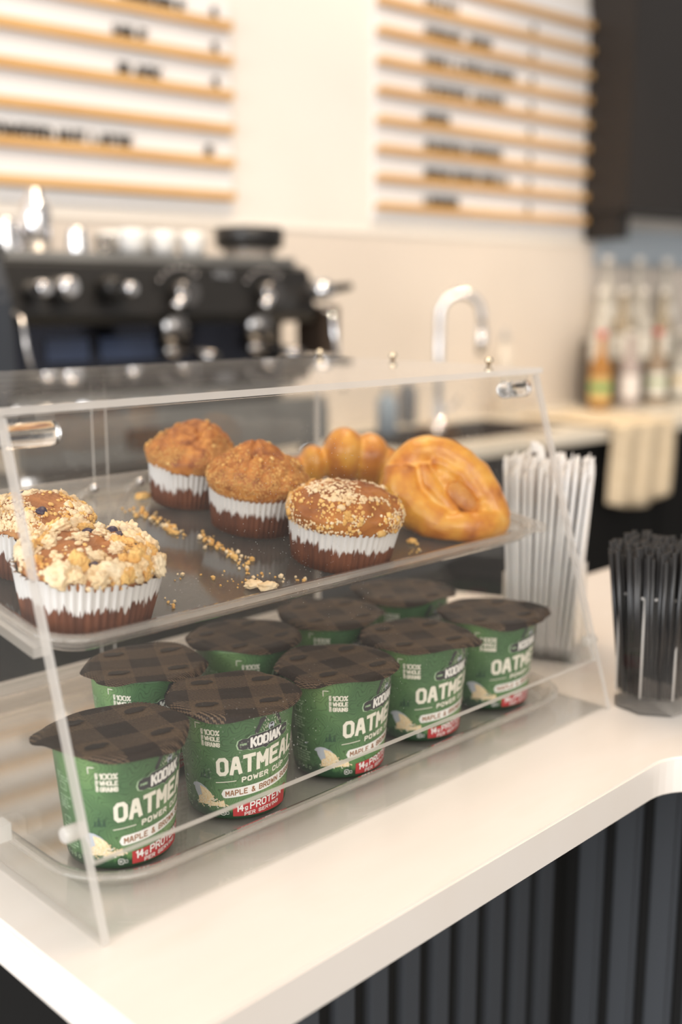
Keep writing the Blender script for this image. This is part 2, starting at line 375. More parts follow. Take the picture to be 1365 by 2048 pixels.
def tray(name, x0, x1, y0, y1, rad, mats, H, label, flange=.008, loc=(0, 0, 0), tilt=0, fl=.018):
    """rounded thermoformed tray; local origin = centre of floor front edge"""
    cx, w, dd = (x0 + x1) / 2, (x1 - x0) / 2, y1 - y0
    def loop(ins, z):
        pts = []
        r = max(rad - ins, .004); hx = w - ins
        for (sx, cy, a0) in ((1, ins + r, -90), (1, dd - ins - r, 0), (-1, dd - ins - r, 90), (-1, ins + r, 180)):
            for i in range(11):
                a = math.radians(a0 + 9 * i)
                pts.append((sx * (hx - r) + r * math.cos(a), cy + r * math.sin(a), z))
        return pts
    bm = NB(); prof = [(fl, 0), (fl * .55, .0008), (fl * .28, .004), (fl * .1, H * .6), (0, H), (-flange * .5, H + .0006), (-flange, H - .0012)]
    rings = [[bm.verts.new(p) for p in loop(i, z)] for i, z in prof]
    f = bm.faces.new(rings[0]); f.material_index = 0
    n = len(rings[0])
    for k in range(len(rings) - 1):
        for i in range(n):
            f = bm.faces.new((rings[k][i], rings[k + 1][i], rings[k + 1][(i + 1) % n], rings[k][(i + 1) % n])); f.smooth = True
            f.material_index = 0 if k < 1 else 1
    bmesh.ops.recalc_face_normals(bm, faces=bm.faces[:])
    o = link(name, bm, mats)
    md = o.modifiers.new('thickness', 'SOLIDIFY'); md.thickness = .0022; md.offset = -1 if bm is None else 0
    md.material_offset_rim = 0
    o.location = loc; o.rotation_euler = (tilt, 0, 0)
    return tag(o, label, 'tray')
tray('pastry_tray', .329, .836, .590, .882, .030, [TRAYM, TRAYE], .0135, 'clear plastic tray of muffins and pastries on the upper level',
     .008, ((.329 + .836) / 2, .588, tz(.588) - .0012), TILT, .012)
tray('cup_tray', .326, .840, .549, .893, .050, [TRAYC, TRAYE], .012, 'clear plastic tray holding the oatmeal cups at the bottom', .007,
     ((.326 + .840) / 2, .549, .0045), 0, .012)

# ================================================================== OATMEAL CUPS
def cupgreen():
    m = mat('cup_green_print', (.1, .25, .08), .42)
    tc = N(m, 'ShaderNodeTexCoord')
    n = N(m, 'ShaderNodeTexNoise', Scale=30.0, Detail=2.5); L(m, tc.outputs['Object'], n.inputs['Vector'])
    mu = N(m, 'ShaderNodeMath', operation='MULTIPLY'); mu.inputs[1].default_value = 34; L(m, n.outputs[0], mu.inputs[0])
    fr = N(m, 'ShaderNodeMath', operation='FRACT'); L(m, mu.outputs[0], fr.inputs[0])
    lines = ramp(m, fr.outputs[0], [(0, (.40, .42, .40)), (.10, (.40, .42, .40)), (.24, (1, 1, 1)), (1, (1, 1, 1))])
    n2 = N(m, 'ShaderNodeTexNoise', Scale=18.0, Detail=2.0); L(m, tc.outputs['Object'], n2.inputs['Vector'])
    base = ramp(m, n2.outputs[0], [(.35, (.055, .14, .055)), (.52, (.105, .225, .085)), (.68, (.20, .34, .13))])
    mx = N(m, 'ShaderNodeMix', data_type='RGBA', blend_type='MULTIPLY'); mx.inputs[0].default_value = .8
    L(m, base, mx.inputs[6]); L(m, lines, mx.inputs[7])
    # dark forest band at the foot of the print
    sp = N(m, 'ShaderNodeSeparateXYZ'); L(m, tc.outputs['Object'], sp.inputs[0])
    mp = N(m, 'ShaderNodeMapping'); mp.inputs['Scale'].default_value = (1, 1, .25); L(m, tc.outputs['Object'], mp.inputs[0])
    n3 = N(m, 'ShaderNodeTexNoise', Scale=240.0, Detail=2.0); L(m, mp.outputs[0], n3.inputs['Vector'])
    a = N(m, 'ShaderNodeMath', operation='MULTIPLY_ADD'); L(m, n3.outputs[0], a.inputs[0]); a.inputs[1].default_value = -.012; L(m, sp.outputs[2], a.inputs[2])
    fac = N(m, 'ShaderNodeMapRange'); L(m, a.outputs[0], fac.inputs[0]); fac.inputs[1].default_value = .001; fac.inputs[2].default_value = .004
    mx2 = N(m, 'ShaderNodeMix', data_type='RGBA'); L(m, fac.outputs[0], mx2.inputs[0])
    mx2.inputs[6].default_value = (.02, .06, .028, 1); L(m, mx.outputs[2], mx2.inputs[7])
    L(m, mx2.outputs[2], BS(m).inputs['Base Color'])
    return m
def lidmat():
    m = mat('lid_plaid', (.1, .07, .05), .5, Specular_IOR_Level=.3)
    tc = N(m, 'ShaderNodeTexCoord')
    mp = N(m, 'ShaderNodeMapping'); mp.inputs['Rotation'].default_value = (0, 0, .35); L(m, tc.outputs['Object'], mp.inputs[0])
    sp = N(m, 'ShaderNodeSeparateXYZ'); L(m, mp.outputs[0], sp.inputs[0])
    def band(o_, off):
        a = N(m, 'ShaderNodeMath', operation='MULTIPLY_ADD'); L(m, o_, a.inputs[0]); a.inputs[1].default_value = 1 / .046; a.inputs[2].default_value = off
        f = N(m, 'ShaderNodeMath', operation='FRACT'); L(m, a.outputs[0], f.inputs[0])
        g = N(m, 'ShaderNodeMath', operation='GREATER_THAN'); L(m, f.outputs[0], g.inputs[0]); g.inputs[1].default_value = .5
        return g.outputs[0]
    bx, by = band(sp.outputs[0], 9.75), band(sp.outputs[1], 9.75)
    sm = N(m, 'ShaderNodeMath', operation='ADD'); L(m, bx, sm.inputs[0]); L(m, by, sm.inputs[1])
    half = N(m, 'ShaderNodeMath', operation='MULTIPLY'); L(m, sm.outputs[0], half.inputs[0]); half.inputs[1].default_value = .5
    # diagonal hatching in the half-tone squares
    ad = N(m, 'ShaderNodeMath', operation='ADD'); L(m, sp.outputs[0], ad.inputs[0]); L(m, sp.outputs[1], ad.inputs[1])
    ms = N(m, 'ShaderNodeMath', operation='MULTIPLY'); L(m, ad.outputs[0], ms.inputs[0]); ms.inputs[1].default_value = 1 / .0030
    fr = N(m, 'ShaderNodeMath', operation='FRACT'); L(m, ms.outputs[0], fr.inputs[0])
    gt = N(m, 'ShaderNodeMath', operation='GREATER_THAN'); L(m, fr.outputs[0], gt.inputs[0]); gt.inputs[1].default_value = .58
    n = N(m, 'ShaderNodeTexNoise', Scale=900.0, Detail=2.0); L(m, tc.outputs['Object'], n.inputs['Vector'])
    col = ramp(m, half.outputs[0], [(0, (.115, .076, .046)), (.5, (.026, .018, .014)), (1, (.022, .015, .012))])
    hx = N(m, 'ShaderNodeMix', data_type='RGBA'); 
    hf = N(m, 'ShaderNodeMath', operation='COMPARE'); L(m, half.outputs[0], hf.inputs[0]); hf.inputs[1].default_value = .5; hf.inputs[2].default_value = .1
    hm = N(m, 'ShaderNodeMath', operation='MULTIPLY'); L(m, hf.outputs[0], hm.inputs[0]); L(m, gt.outputs[0], hm.inputs[1])
    L(m, hm.outputs[0], hx.inputs[0]); L(m, col, hx.inputs[6]); hx.inputs[7].default_value = (.155, .104, .066, 1)
    sx = N(m, 'ShaderNodeMix', data_type='RGBA', blend_type='MULTIPLY'); sx.inputs[0].default_value = .7
    L(m, hx.outputs[2], sx.inputs[6]); L(m, ramp(m, n.outputs[0], [(.35, (.55, .55, .55)), (.65, (1.3, 1.3, 1.3))]), sx.inputs[7])
    L(m, sx.outputs[2], BS(m).inputs['Base Color'])
    b = N(m, 'ShaderNodeBump', Strength=.25, Distance=.0006); L(m, n.outputs[0], b.inputs['Height']); L(m, b.outputs[0], BS(m).inputs['Normal'])
    return m
M_green, M_lid = cupgreen(), lidmat()
P_cream = mat('print_cream', (.78, .76, .66), .45); P_white = mat('print_white', (.83, .83, .80), .45)
P_char = mat('print_charcoal', (.035, .037, .042), .45); P_red = mat('print_red', (.46, .045, .05), .45)
P_brown = mat('print_brown', (.30, .13, .05), .45); P_pale = mat('print_pale_green', (.36, .52, .33), .45)
P_scoop = mat('print_scoop_blue', (.50, .55, .62), .4); P_oat = noisy('print_oats', [(.35, (.80, .58, .30)), (.6, (.90, .78, .55))], 900, .5)
P_dk = mat('print_dark_green', (.02, .07, .035), .45); P_org = mat('print_orange', (.8, .33, .06), .45)
CH = .083; RT0, RB0 = .0435, .0360
def cr(v): return RB0 + (RT0 - RB0) * (v / CH)
SL = .13
def cm(u_, v_, off):                       # label millimetres -> cup wall, v measured from the foot
    th = u_ / .0415; v = v_
    r = cr(max(0, min(CH, v))) + off
    return Vector((r * math.sin(th), -r * math.cos(th), v))
def cs(u_, v_, off): return cm(u_, v_ + SL * u_, off)
def build_cup():
    root = thing('oatmeal_cup', '-', 'oatmeal cup', group='oatmeal cups in the display case')
    bm = NB()
    lathe(bm, [(.031, .0012), (.0335, .0), (.0352, .0008), (.0362, .0035), (cr(.010), .010), (cr(.03), .03), (cr(.055), .055), (cr(.078), .078), (.0438, .0805), (.0442, .0825)], 72, 0)
    m = .001
    # CRAFTED WITH 100% WHOLE GRAINS
    c0 = -.0420
    text(bm, cm, '100%', c0, .0664, .0118, .0044, .0009, 2, .0002)
    text(bm, cm, 'WHOLE', c0, .0620, .0118, .0036, .0008, 2, .0002)
    text(bm, cm, 'GRAINS', c0, .0576, .0118, .0036, .0008, 2, .0002)
    def vert(u_, v_, o_): return cm(c0 - .0008 - v_, .0576 + u_, o_)
    text(bm, vert, 'CRAFTED WITH', 0, 0, .0132, .0020, .0005, 2, .0002)
    for (a, b, c, d) in ((-.0495, -.0450, .0742, .0749), (-.0495, -.0488, .0700, .0749)):
        patch(bm, cm, a, b, lambda u_: c, lambda u_: d, 2, .0002, 2)
    # bear head above the badge
    BUX, BVY = .0068, .0700
    hd = [(-.0115, -.005), (-.0122, .000), (-.0095, .0045), (-.0085, .0080), (-.0062, .0095), (-.0038, .0086), (0, .0108), (.0035, .0094), (.0058, .0102), (.0076, .0086), (.0080, .0052), (.0102, .001), (.0112, -.005)]
    blob(bm, cs, BUX, BVY, hd, 3, .00018)
    rnd = random.Random(3)
    def line(cx_, cy_, ln, an, th_, mi_, off_=.00030):
        dx, dy = math.cos(an) * ln / 2, math.sin(an) * ln / 2; qx, qy = -math.sin(an) * th_ / 2, math.cos(an) * th_ / 2
        bm.faces.new([bm.verts.new(cs(cx_ + p[0], cy_ + p[1], off_)) for p in ((-dx - qx, -dy - qy), (dx - qx, dy - qy), (dx + qx, dy + qy), (-dx + qx, -dy + qy))]).material_index = mi_
    for k in range(60):
        x_, y_ = rnd.uniform(-.0102, .0098), rnd.uniform(-.0045, .0085)
        if (abs(x_ - .001) < .0040 and y_ < .0045) or abs(x_) > .0105 - max(0, y_) * .35: continue
        line(BUX + x_, BVY + y_, rnd.uniform(.0008, .0017), PI / 2 - x_ * 60 + rnd.uniform(-.3, .3), .00024, 2)
    for sx_ in (-1, 1): line(BUX + .001 + sx_ * .0028, BVY + .0048, .0015, sx_ * .5, .0005, 2)
    for sx_ in (-1, 1): line(BUX + .001 + sx_ * .0033, BVY + .0012, .0034, PI / 2 + sx_ * .35, .0005, 2)
    blob(bm, cs, BUX + .001, BVY - .0004, ell(.0026, .0030, 14), 7, .00026); blob(bm, cs, BUX + .001, BVY + .0014, ell(.0014, .0008, 10), 3, .0004)
    blob(bm, cs, BUX + .001, BVY - .0016, ell(.0015, .0010, 10), 3, .0004)
    # badge
    BU, BV, BSC = .0035, .0618, 1.2
    bd = [(-.0178, 0), (-.0172, .0026), (-.0145, .0036), (-.0115, .0032), (-.010, .0046), (.010, .0046), (.0115, .0032), (.0145, .0036), (.0172, .0026), (.0178, 0), (.0172, -.0026), (.0145, -.0036), (.0115, -.0034), (.0095, -.0046), (.002, -.0048), (0, -.0062), (-.002, -.0048), (-.0095, -.0046), (-.0115, -.0034), (-.0145, -.0036), (-.0172, -.0026)]
    def prof(sgn, sc):
        pts = sorted([p for p in bd if (p[1] >= 0 if sgn > 0 else p[1] <= 0)])
        def f(u_):
            x_ = (u_ - BU) / sc
            for (a, b) in zip(pts, pts[1:]):
                if a[0] <= x_ <= b[0] + 1e-9:
                    return BV + sc * (a[1] + (b[1] - a[1]) * (x_ - a[0]) / max(1e-9, b[0] - a[0]))
            return BV
        return f
    patch(bm, cs, BU - .0178 * BSC * 1.05, BU + .0178 * BSC * 1.05, prof(-1, BSC * 1.05), prof(1, BSC * 1.05), 6, .00040, 44)
    patch(bm, cs, BU - .0178 * BSC, BU + .0178 * BSC, prof(-1, BSC), prof(1, BSC), 3, .00052, 44)
    for st_, w_ in (('KODIAK', .0017),): text(bm, cs, st_, BU - .0122, BV - .0039, .0258, .0080, w_, 1, .0007, 1.9)
    text(bm, cs, 'PARK', BU - .0196, BV - .0008, .0050, .0017, .0004, 6, .0007); text(bm, cs, 'CITY', BU + .0148, BV - .0008, .0046, .0017, .0004, 6, .0007)
    # big name
    text(bm, cs, 'OATMEAL', -.0340, .0392, .0700, .0142, .0029, 2, .00025, 2.2)
    text(bm, cs, 'POWER CUP', -.0150, .0322, .0380, .0042, .0010, 2, .00025, 2.4)
    patch(bm, cs, -.0350, -.0190, lambda u_: .0340, lambda u_: .0346, 2, .00025, 5); patch(bm, cs, .0255, .0360, lambda u_: .0340, lambda u_: .0346, 2, .00025, 4)
    # trees
    for tx, ty, th_ in ((-.0445, .0320, .007), (-.0410, .0322, .0055), (-.0475, .0318, .0045), (.042, .016, .006), (.046, .016, .0045)):
        for k in range(4):
            w_ = th_ * .32 * (1 - k * .2); y_ = ty + k * th_ * .22
            blob(bm, cm, tx, y_, [(-w_, 0), (w_, 0), (0, th_ * .42)], 8, .00012)
    # white ribbon
    RU0, RU1, RV, RE = -.0310, .0405, .0250, .0036
    def rib(sg):
        def f(u_):
            d = 0
            if u_ < RU0 + RE: d = RU0 + RE - u_
            if u_ > RU1 - RE: d = u_ - RU1 + RE
            return RV + sg * math.sqrt(max(0, RE * RE - min(d, RE) ** 2))
        return f
    patch(bm, cs, RU0, RU1, rib(-1), rib(1), 1, .00020, 48)
    text(bm, cs, 'MAPLE & BROWN SUGAR', -.0278, RV - .0022, .0650, .0044, .0008, 4, .00035, 2.2)
    # red box
    patch(bm, cm, -.0222, .0300, lambda u_: .0035, lambda u_: .0150 + .115 * u_, 5, .0004, 20, 3)
    text(bm, cs, '14', -.0195, .0094, .0060, .0058, .0011, 1, .0007); text(bm, cs, 'g', -.0128, .0102, .0026, .0036, .0007, 1, .0007)
    text(bm, cs, 'PROTEIN', -.0085, .0094, .0310, .0058, .0010, 1, .0007, 1.8)
    def cq(u_, v_, o_): return cm(u_, v_ + .11 * u_, o_)
    text(bm, cq, 'PER SERVING', -.0130, .0050, .0320, .0030, .00055, 1, .0007, 2.0)
    # scoop and oats
    hnd = [(-.0690, .0275), (-.0672, .0285), (-.0560, .0248), (-.0570, .0225)]
    bm.faces.new([bm.verts.new(cm(*p, .0002)) for p in hnd]).material_index = 7
    blob(bm, cm, -.0480, .0205, [(-.0090, .0050), (-.0050, .0064), (-.0010, .0062), (.0040, .0040), (.0085, .0000), (.0110, -.0040), (.0060, -.0045), (.0000, -.0062), (-.0050, -.0050), (-.0078, -.0005)], 7, .0003)
    blob(bm, cm, -.0440, .0202, [(-.0060, .0048), (-.0010, .0040), (.0040, .0012), (.0072, -.0040), (.0020, -.0060), (-.0040, -.0040)], 9, .0005)
    pile = [(-.0140 + .0022 * i + rnd.uniform(-.0005, .0005), .0018 + .0020 * math.sin(i * .6) + rnd.uniform(-.0004, .0004)) for i in range(12)]
    pile += [(.0110 - .0022 * i, -.0030 + rnd.uniform(-.0010, .0006)) for i in range(12)]
    blob(bm, cm, -.0390, .0140, pile, 9, .00045)
    for k in range(60):
        blob(bm, cm, -.0390 + rnd.gauss(0, .0072), .0138 + rnd.gauss(0, .0022), ell(.0008, .0005, 6, rnd.uniform(0, 3)), rnd.choice((9, 9, 2)), .0006 + rnd.uniform(0, .0001))
    # kosher mark
    text(bm, cm, 'O', -.0325, .0040, .0044, .0044, .0004, 1, .0003); text(bm, cm, 'K', -.0313, .0051, .0021, .0022, .0004, 1, .0003); text(bm, cm, 'D', -.0276, .0048, .0022, .0024, .0003, 1, .0003)
    # cooking instructions round the side
    rows = ['STEP 1', 'PEEL BACK LID', 'FILL TO LINE', 'WITH WATER OR', 'MILK UNTIL', 'OATMEAL IS', 'COVERED THEN', 'STIR WELL']
    for k, t_ in enumerate(rows): text(bm, cm, t_, -.0800, .0640 - k * .0021 - (.010 if k > 2 else 0), .00105 * len(t_), .0013, .00033, 10, .0002)
    for (cx_, cy_) in ((-.0735, .0555), (-.0735, .0310)):
        for (w_, h_) in ((.0042, .0028),):
            for a, b, c, d in ((-w_, w_, -h_, -h_ + .0005), (-w_, w_, h_ - .0005, h_), (-w_, -w_ + .0005, -h_, h_), (w_ - .0005, w_, -h_, h_), (w_ * .4, w_ * .5, -h_, h_)):
                patch(bm, cm, cx_ + a, cx_ + b, lambda u_: cy_ + c, lambda u_: cy_ + d, 10, .0002, 1)
    for k, t_ in enumerate(['MICROWAVE', '60-90 SECONDS']): text(bm, cm, t_, -.0800, .0255 - k * .0022, .00105 * len(t_), .0013, .00033, 10, .0002)
    for k, t_ in enumerate(['CAUTION: CONTAINER', 'AND CONTENTS ARE', 'HOT. LET COOL FOR', 'ONE MINUTE BEFORE', 'EATING. ENJOY']): text(bm, cm, t_, -.0800, .0195 - k * .0021, .00095 * len(t_), .0012, .0003, 10, .0002)
    for k in range(4): text(bm, cm, 'O', -.0800 + k * .0048, .0055, .0026, .0026, .0005, 10, .0002)
    patch(bm, cm, .0520, .0680, lambda u_: .004, lambda u_: .070, 5, .0002, 8, 4)     # back-label nutrition block
    patch(bm, cm, .0540, .0660, lambda u_: .010, lambda u_: .064, 1, .0004, 6, 4)
    body = link('cup_body', bm, [M_green, P_white, P_cream, P_char, P_brown, P_red, P_pale, P_scoop, P_dk, P_oat, P_pale], root)
    return root, body
CUP, CUPBODY = build_cup()
def lid_bm(seed, tab):
    r_ = random.Random(seed); bm = NB(); ns = 220; rings = []
    ph = [r_.uniform(0, 6.28) for _ in range(4)]
    radii = [.006, .016, .026, .034, .040, .0432, .0450, .0475, .0500]
    LZ = .0834
    c = bm.verts.new((0, 0, LZ - .0006))
    for k, rr in enumerate(radii):
        ring = []
        for i in range(ns):
            a = 2 * PI * i / ns; r = rr; z = LZ - .0006 * math.cos(min(1, rr / .043) * PI)
            if rr > .044:
                f = (rr - .044) / .006
                d = abs((a - tab + PI) % (2 * PI) - PI)
                r += f * (.0062 * math.exp(-(d / .26) ** 4) + .0012 * math.sin(3 * a + ph[0]) + .0006 * math.sin(7 * a + ph[1]))
                z -= f * f * (.0026 + .0022 * math.sin(2 * a + ph[2]) + .0012 * math.sin(5 * a + ph[3])) - f * .0004 * math.sin(i * PI)
                r += f * .00050 * (1 if i % 2 else -1)
                z += f * .00018 * (1 if i % 2 else -1)
            z += .0004 * noise.noise(Vector((r * math.cos(a) * 60, r * math.sin(a) * 60, seed)))
            ring.append(bm.verts.new((r * math.cos(a), r * math.sin(a), z)))
        rings.append(ring)
    for i in range(ns): bm.faces.new((c, rings[0][i], rings[0][(i + 1) % ns])).smooth = True
    for k in range(len(rings) - 1):
        for i in range(ns): bm.faces.new((rings[k][i], rings[k + 1][i], rings[k + 1][(i + 1) % ns], rings[k][(i + 1) % ns])).smooth = True
    # little walking bears printed on the plaid
    bear = [(-.0062, -.0016), (-.0050, -.0016), (-.0046, -.0002), (-.0012, -.0004), (-.0006, -.0018), (.0006, -.0018), (.0012, -.0002), (.0030, -.0002), (.0034, -.0016), (.0046, -.0016), (.0048, .0006), (.0072, .0002), (.0078, .0012), (.0062, .0026), (.0052, .0032), (.0030, .0028), (.0005, .0036), (-.0035, .0030), (-.0060, .0018), (-.0066, .0002)]
    bear = [(p[0] * 1.2, p[1] * 1.6) for p in bear]
    for (bx_, by_) in ((-.023, -.023), (.023, -.023), (-.023, .023), (.023, .023)):
        def lm(u_, v_, o_):
            ca, sa = math.cos(-.35), math.sin(-.35); x_, y_ = u_ * ca - v_ * sa, u_ * sa + v_ * ca
            rr = math.hypot(x_, y_); return Vector((x_, y_, .0834 - .0006 * math.cos(min(1, rr / .043) * PI) + .0007))
        blob(bm, lm, bx_, by_, bear, 1, 0)
    return bm
LIDDK = mat('lid_bear_print', (.016, .012, .010), .5)
# (x, y, label turn from the camera direction in degrees, lid tab angle in world, label)
cups = [
 (.3816, .6060, 41, math.radians(150), 'oatmeal cup at the near left end of the front row, lid tab sticking out left'),
 (.4830, .6050, 26, math.radians(40), 'oatmeal cup second from left in the front row, its full name readable'),
 (.5855, .6010, 52, math.radians(200), 'oatmeal cup in the middle of the front row, under the front right muffin'),
 (.6860, .6050, 45, math.radians(300), 'oatmeal cup second from right in the front row, under the knotted pastry'),
 (.7880, .6070, 51, math.radians(-38), 'oatmeal cup at the far right end of the front row, nearest the straws'),
 (.4750, .7090, 26, math.radians(205), 'oatmeal cup at the left end of the back row, behind the two nearest cups'),
 (.5780, .7090, 58, math.radians(95), 'oatmeal cup second from left in the back row, mostly hidden behind lids'),
 (.6810, .7080, 40, math.radians(80), 'oatmeal cup third from left in the back row, only its dark lid showing'),
 (.7860, .7120, 35, math.radians(120), 'oatmeal cup at the right end of the back row, under the knotted pastry')]
for i, (cx, cy, ph, tab, lab) in enumerate(cups):
    toc = Vector((-cx, -cy, 0)).normalized(); rgt = Vector((toc.y * -1, toc.x, 0)) * -1
    rgt = Vector((cy, -cx, 0)).normalized()
    f = toc * math.cos(math.radians(ph)) + rgt * math.sin(math.radians(ph))
    rz = math.atan2(f.y, f.x) + PI / 2
    root = CUP if i == 0 else None
    if root is None:
        root = CUP.copy(); C.objects.link(root); b = CUPBODY.copy(); C.objects.link(b); b.parent = root
    root.location = (cx, cy, .0058); root.rotation_euler = (0, 0, rz); root['label'] = lab
    lid = link('lid', lid_bm(i + 1, tab - rz), [M_lid, LIDDK], root)

# ================================================================== MUFFINS
def doughmat(name, stops, scale=22):
    m = noisy(name, stops, scale, .55, .7, 160, 6, bdist=.0015)
    b = BS(m); b.inputs['Subsurface Weight'].default_value = .12; b.inputs['Subsurface Radius'].default_value = (.006, .003, .0012); b.inputs['Subsurface Scale'].default_value = .6
    return m
D_gold = doughmat('golden_crust', [(.3, (.22, .062, .010)), (.5, (.42, .145, .022)), (.7, (.60, .26, .045))])
D_spice = doughmat('spiced_crust', [(.3, (.26, .075, .012)), (.5, (.46, .165, .028)), (.72, (.64, .28, .055))], 90)
D_berry = doughmat('berry_crust', [(.3, (.18, .060, .020)), (.55, (.42, .16, .040)), (.75, (.62, .32, .10))], 40)
K_pale = noisy('pale_streusel', [(.3, (.76, .54, .28)), (.6, (.88, .73, .50))], 60, .7, .4, 500, bdist=.0006)
K_gold = noisy('golden_streusel', [(.3, (.66, .33, .07)), (.6, (.82, .54, .19))], 60, .65, .4, 500, bdist=.0006)
K_fine = noisy('fine_sugar_crumbs', [(.3, (.48, .225, .055)), (.7, (.66, .37, .11))], 120, .75)
K_bry = mat('blueberry_skin', (.035, .02, .055), .35)
def wrapmat():
    m = mat('muffin_paper', (.8, .8, .78), .6)
    tc = N(m, 'ShaderNodeTexCoord'); sp = N(m, 'ShaderNodeSeparateXYZ'); L(m, tc.outputs['Object'], sp.inputs[0])
    mp = N(m, 'ShaderNodeMapping'); mp.inputs['Scale'].default_value = (1, 1, .08); L(m, tc.outputs['Object'], mp.inputs[0])
    n = N(m, 'ShaderNodeTexNoise', Scale=260.0, Detail=3.0); L(m, mp.outputs[0], n.inputs['Vector'])
    n2 = N(m, 'ShaderNodeTexNoise', Scale=28.0, Detail=2.0); L(m, mp.outputs[0], n2.inputs['Vector'])
    a = N(m, 'ShaderNodeMath', operation='MULTIPLY_ADD'); L(m, n.outputs[0], a.inputs[0]); a.inputs[1].default_value = .026; L(m, sp.outputs[2], a.inputs[2])
    b_ = N(m, 'ShaderNodeMath', operation='MULTIPLY_ADD'); L(m, n2.outputs[0], b_.inputs[0]); b_.inputs[1].default_value = .010; L(m, a.outputs[0], b_.inputs[2])
    f = N(m, 'ShaderNodeMapRange'); L(m, b_.outputs[0], f.inputs[0]); f.inputs[1].default_value = .0368; f.inputs[2].default_value = .0392
    n3 = N(m, 'ShaderNodeTexNoise', Scale=60.0, Detail=3.0); L(m, mp.outputs[0], n3.inputs['Vector'])
    cake = ramp(m, n3.outputs[0], [(.35, (.10, .028, .010)), (.65, (.20, .062, .022))])
    mx = N(m, 'ShaderNodeMix', data_type='RGBA'); L(m, f.outputs[0], mx.inputs[0]); L(m, cake, mx.inputs[6]); mx.inputs[7].default_value = (.76, .745, .73, 1)
    L(m, mx.outputs[2], BS(m).inputs['Base Color'])
    return m
M_wrap = wrapmat()
def surf(r, n_, scale, amp, seed):
    return amp * noise.fractal(Vector(n_) * scale + Vector((seed, seed * 2, 0)), .8, 2.2, 5)
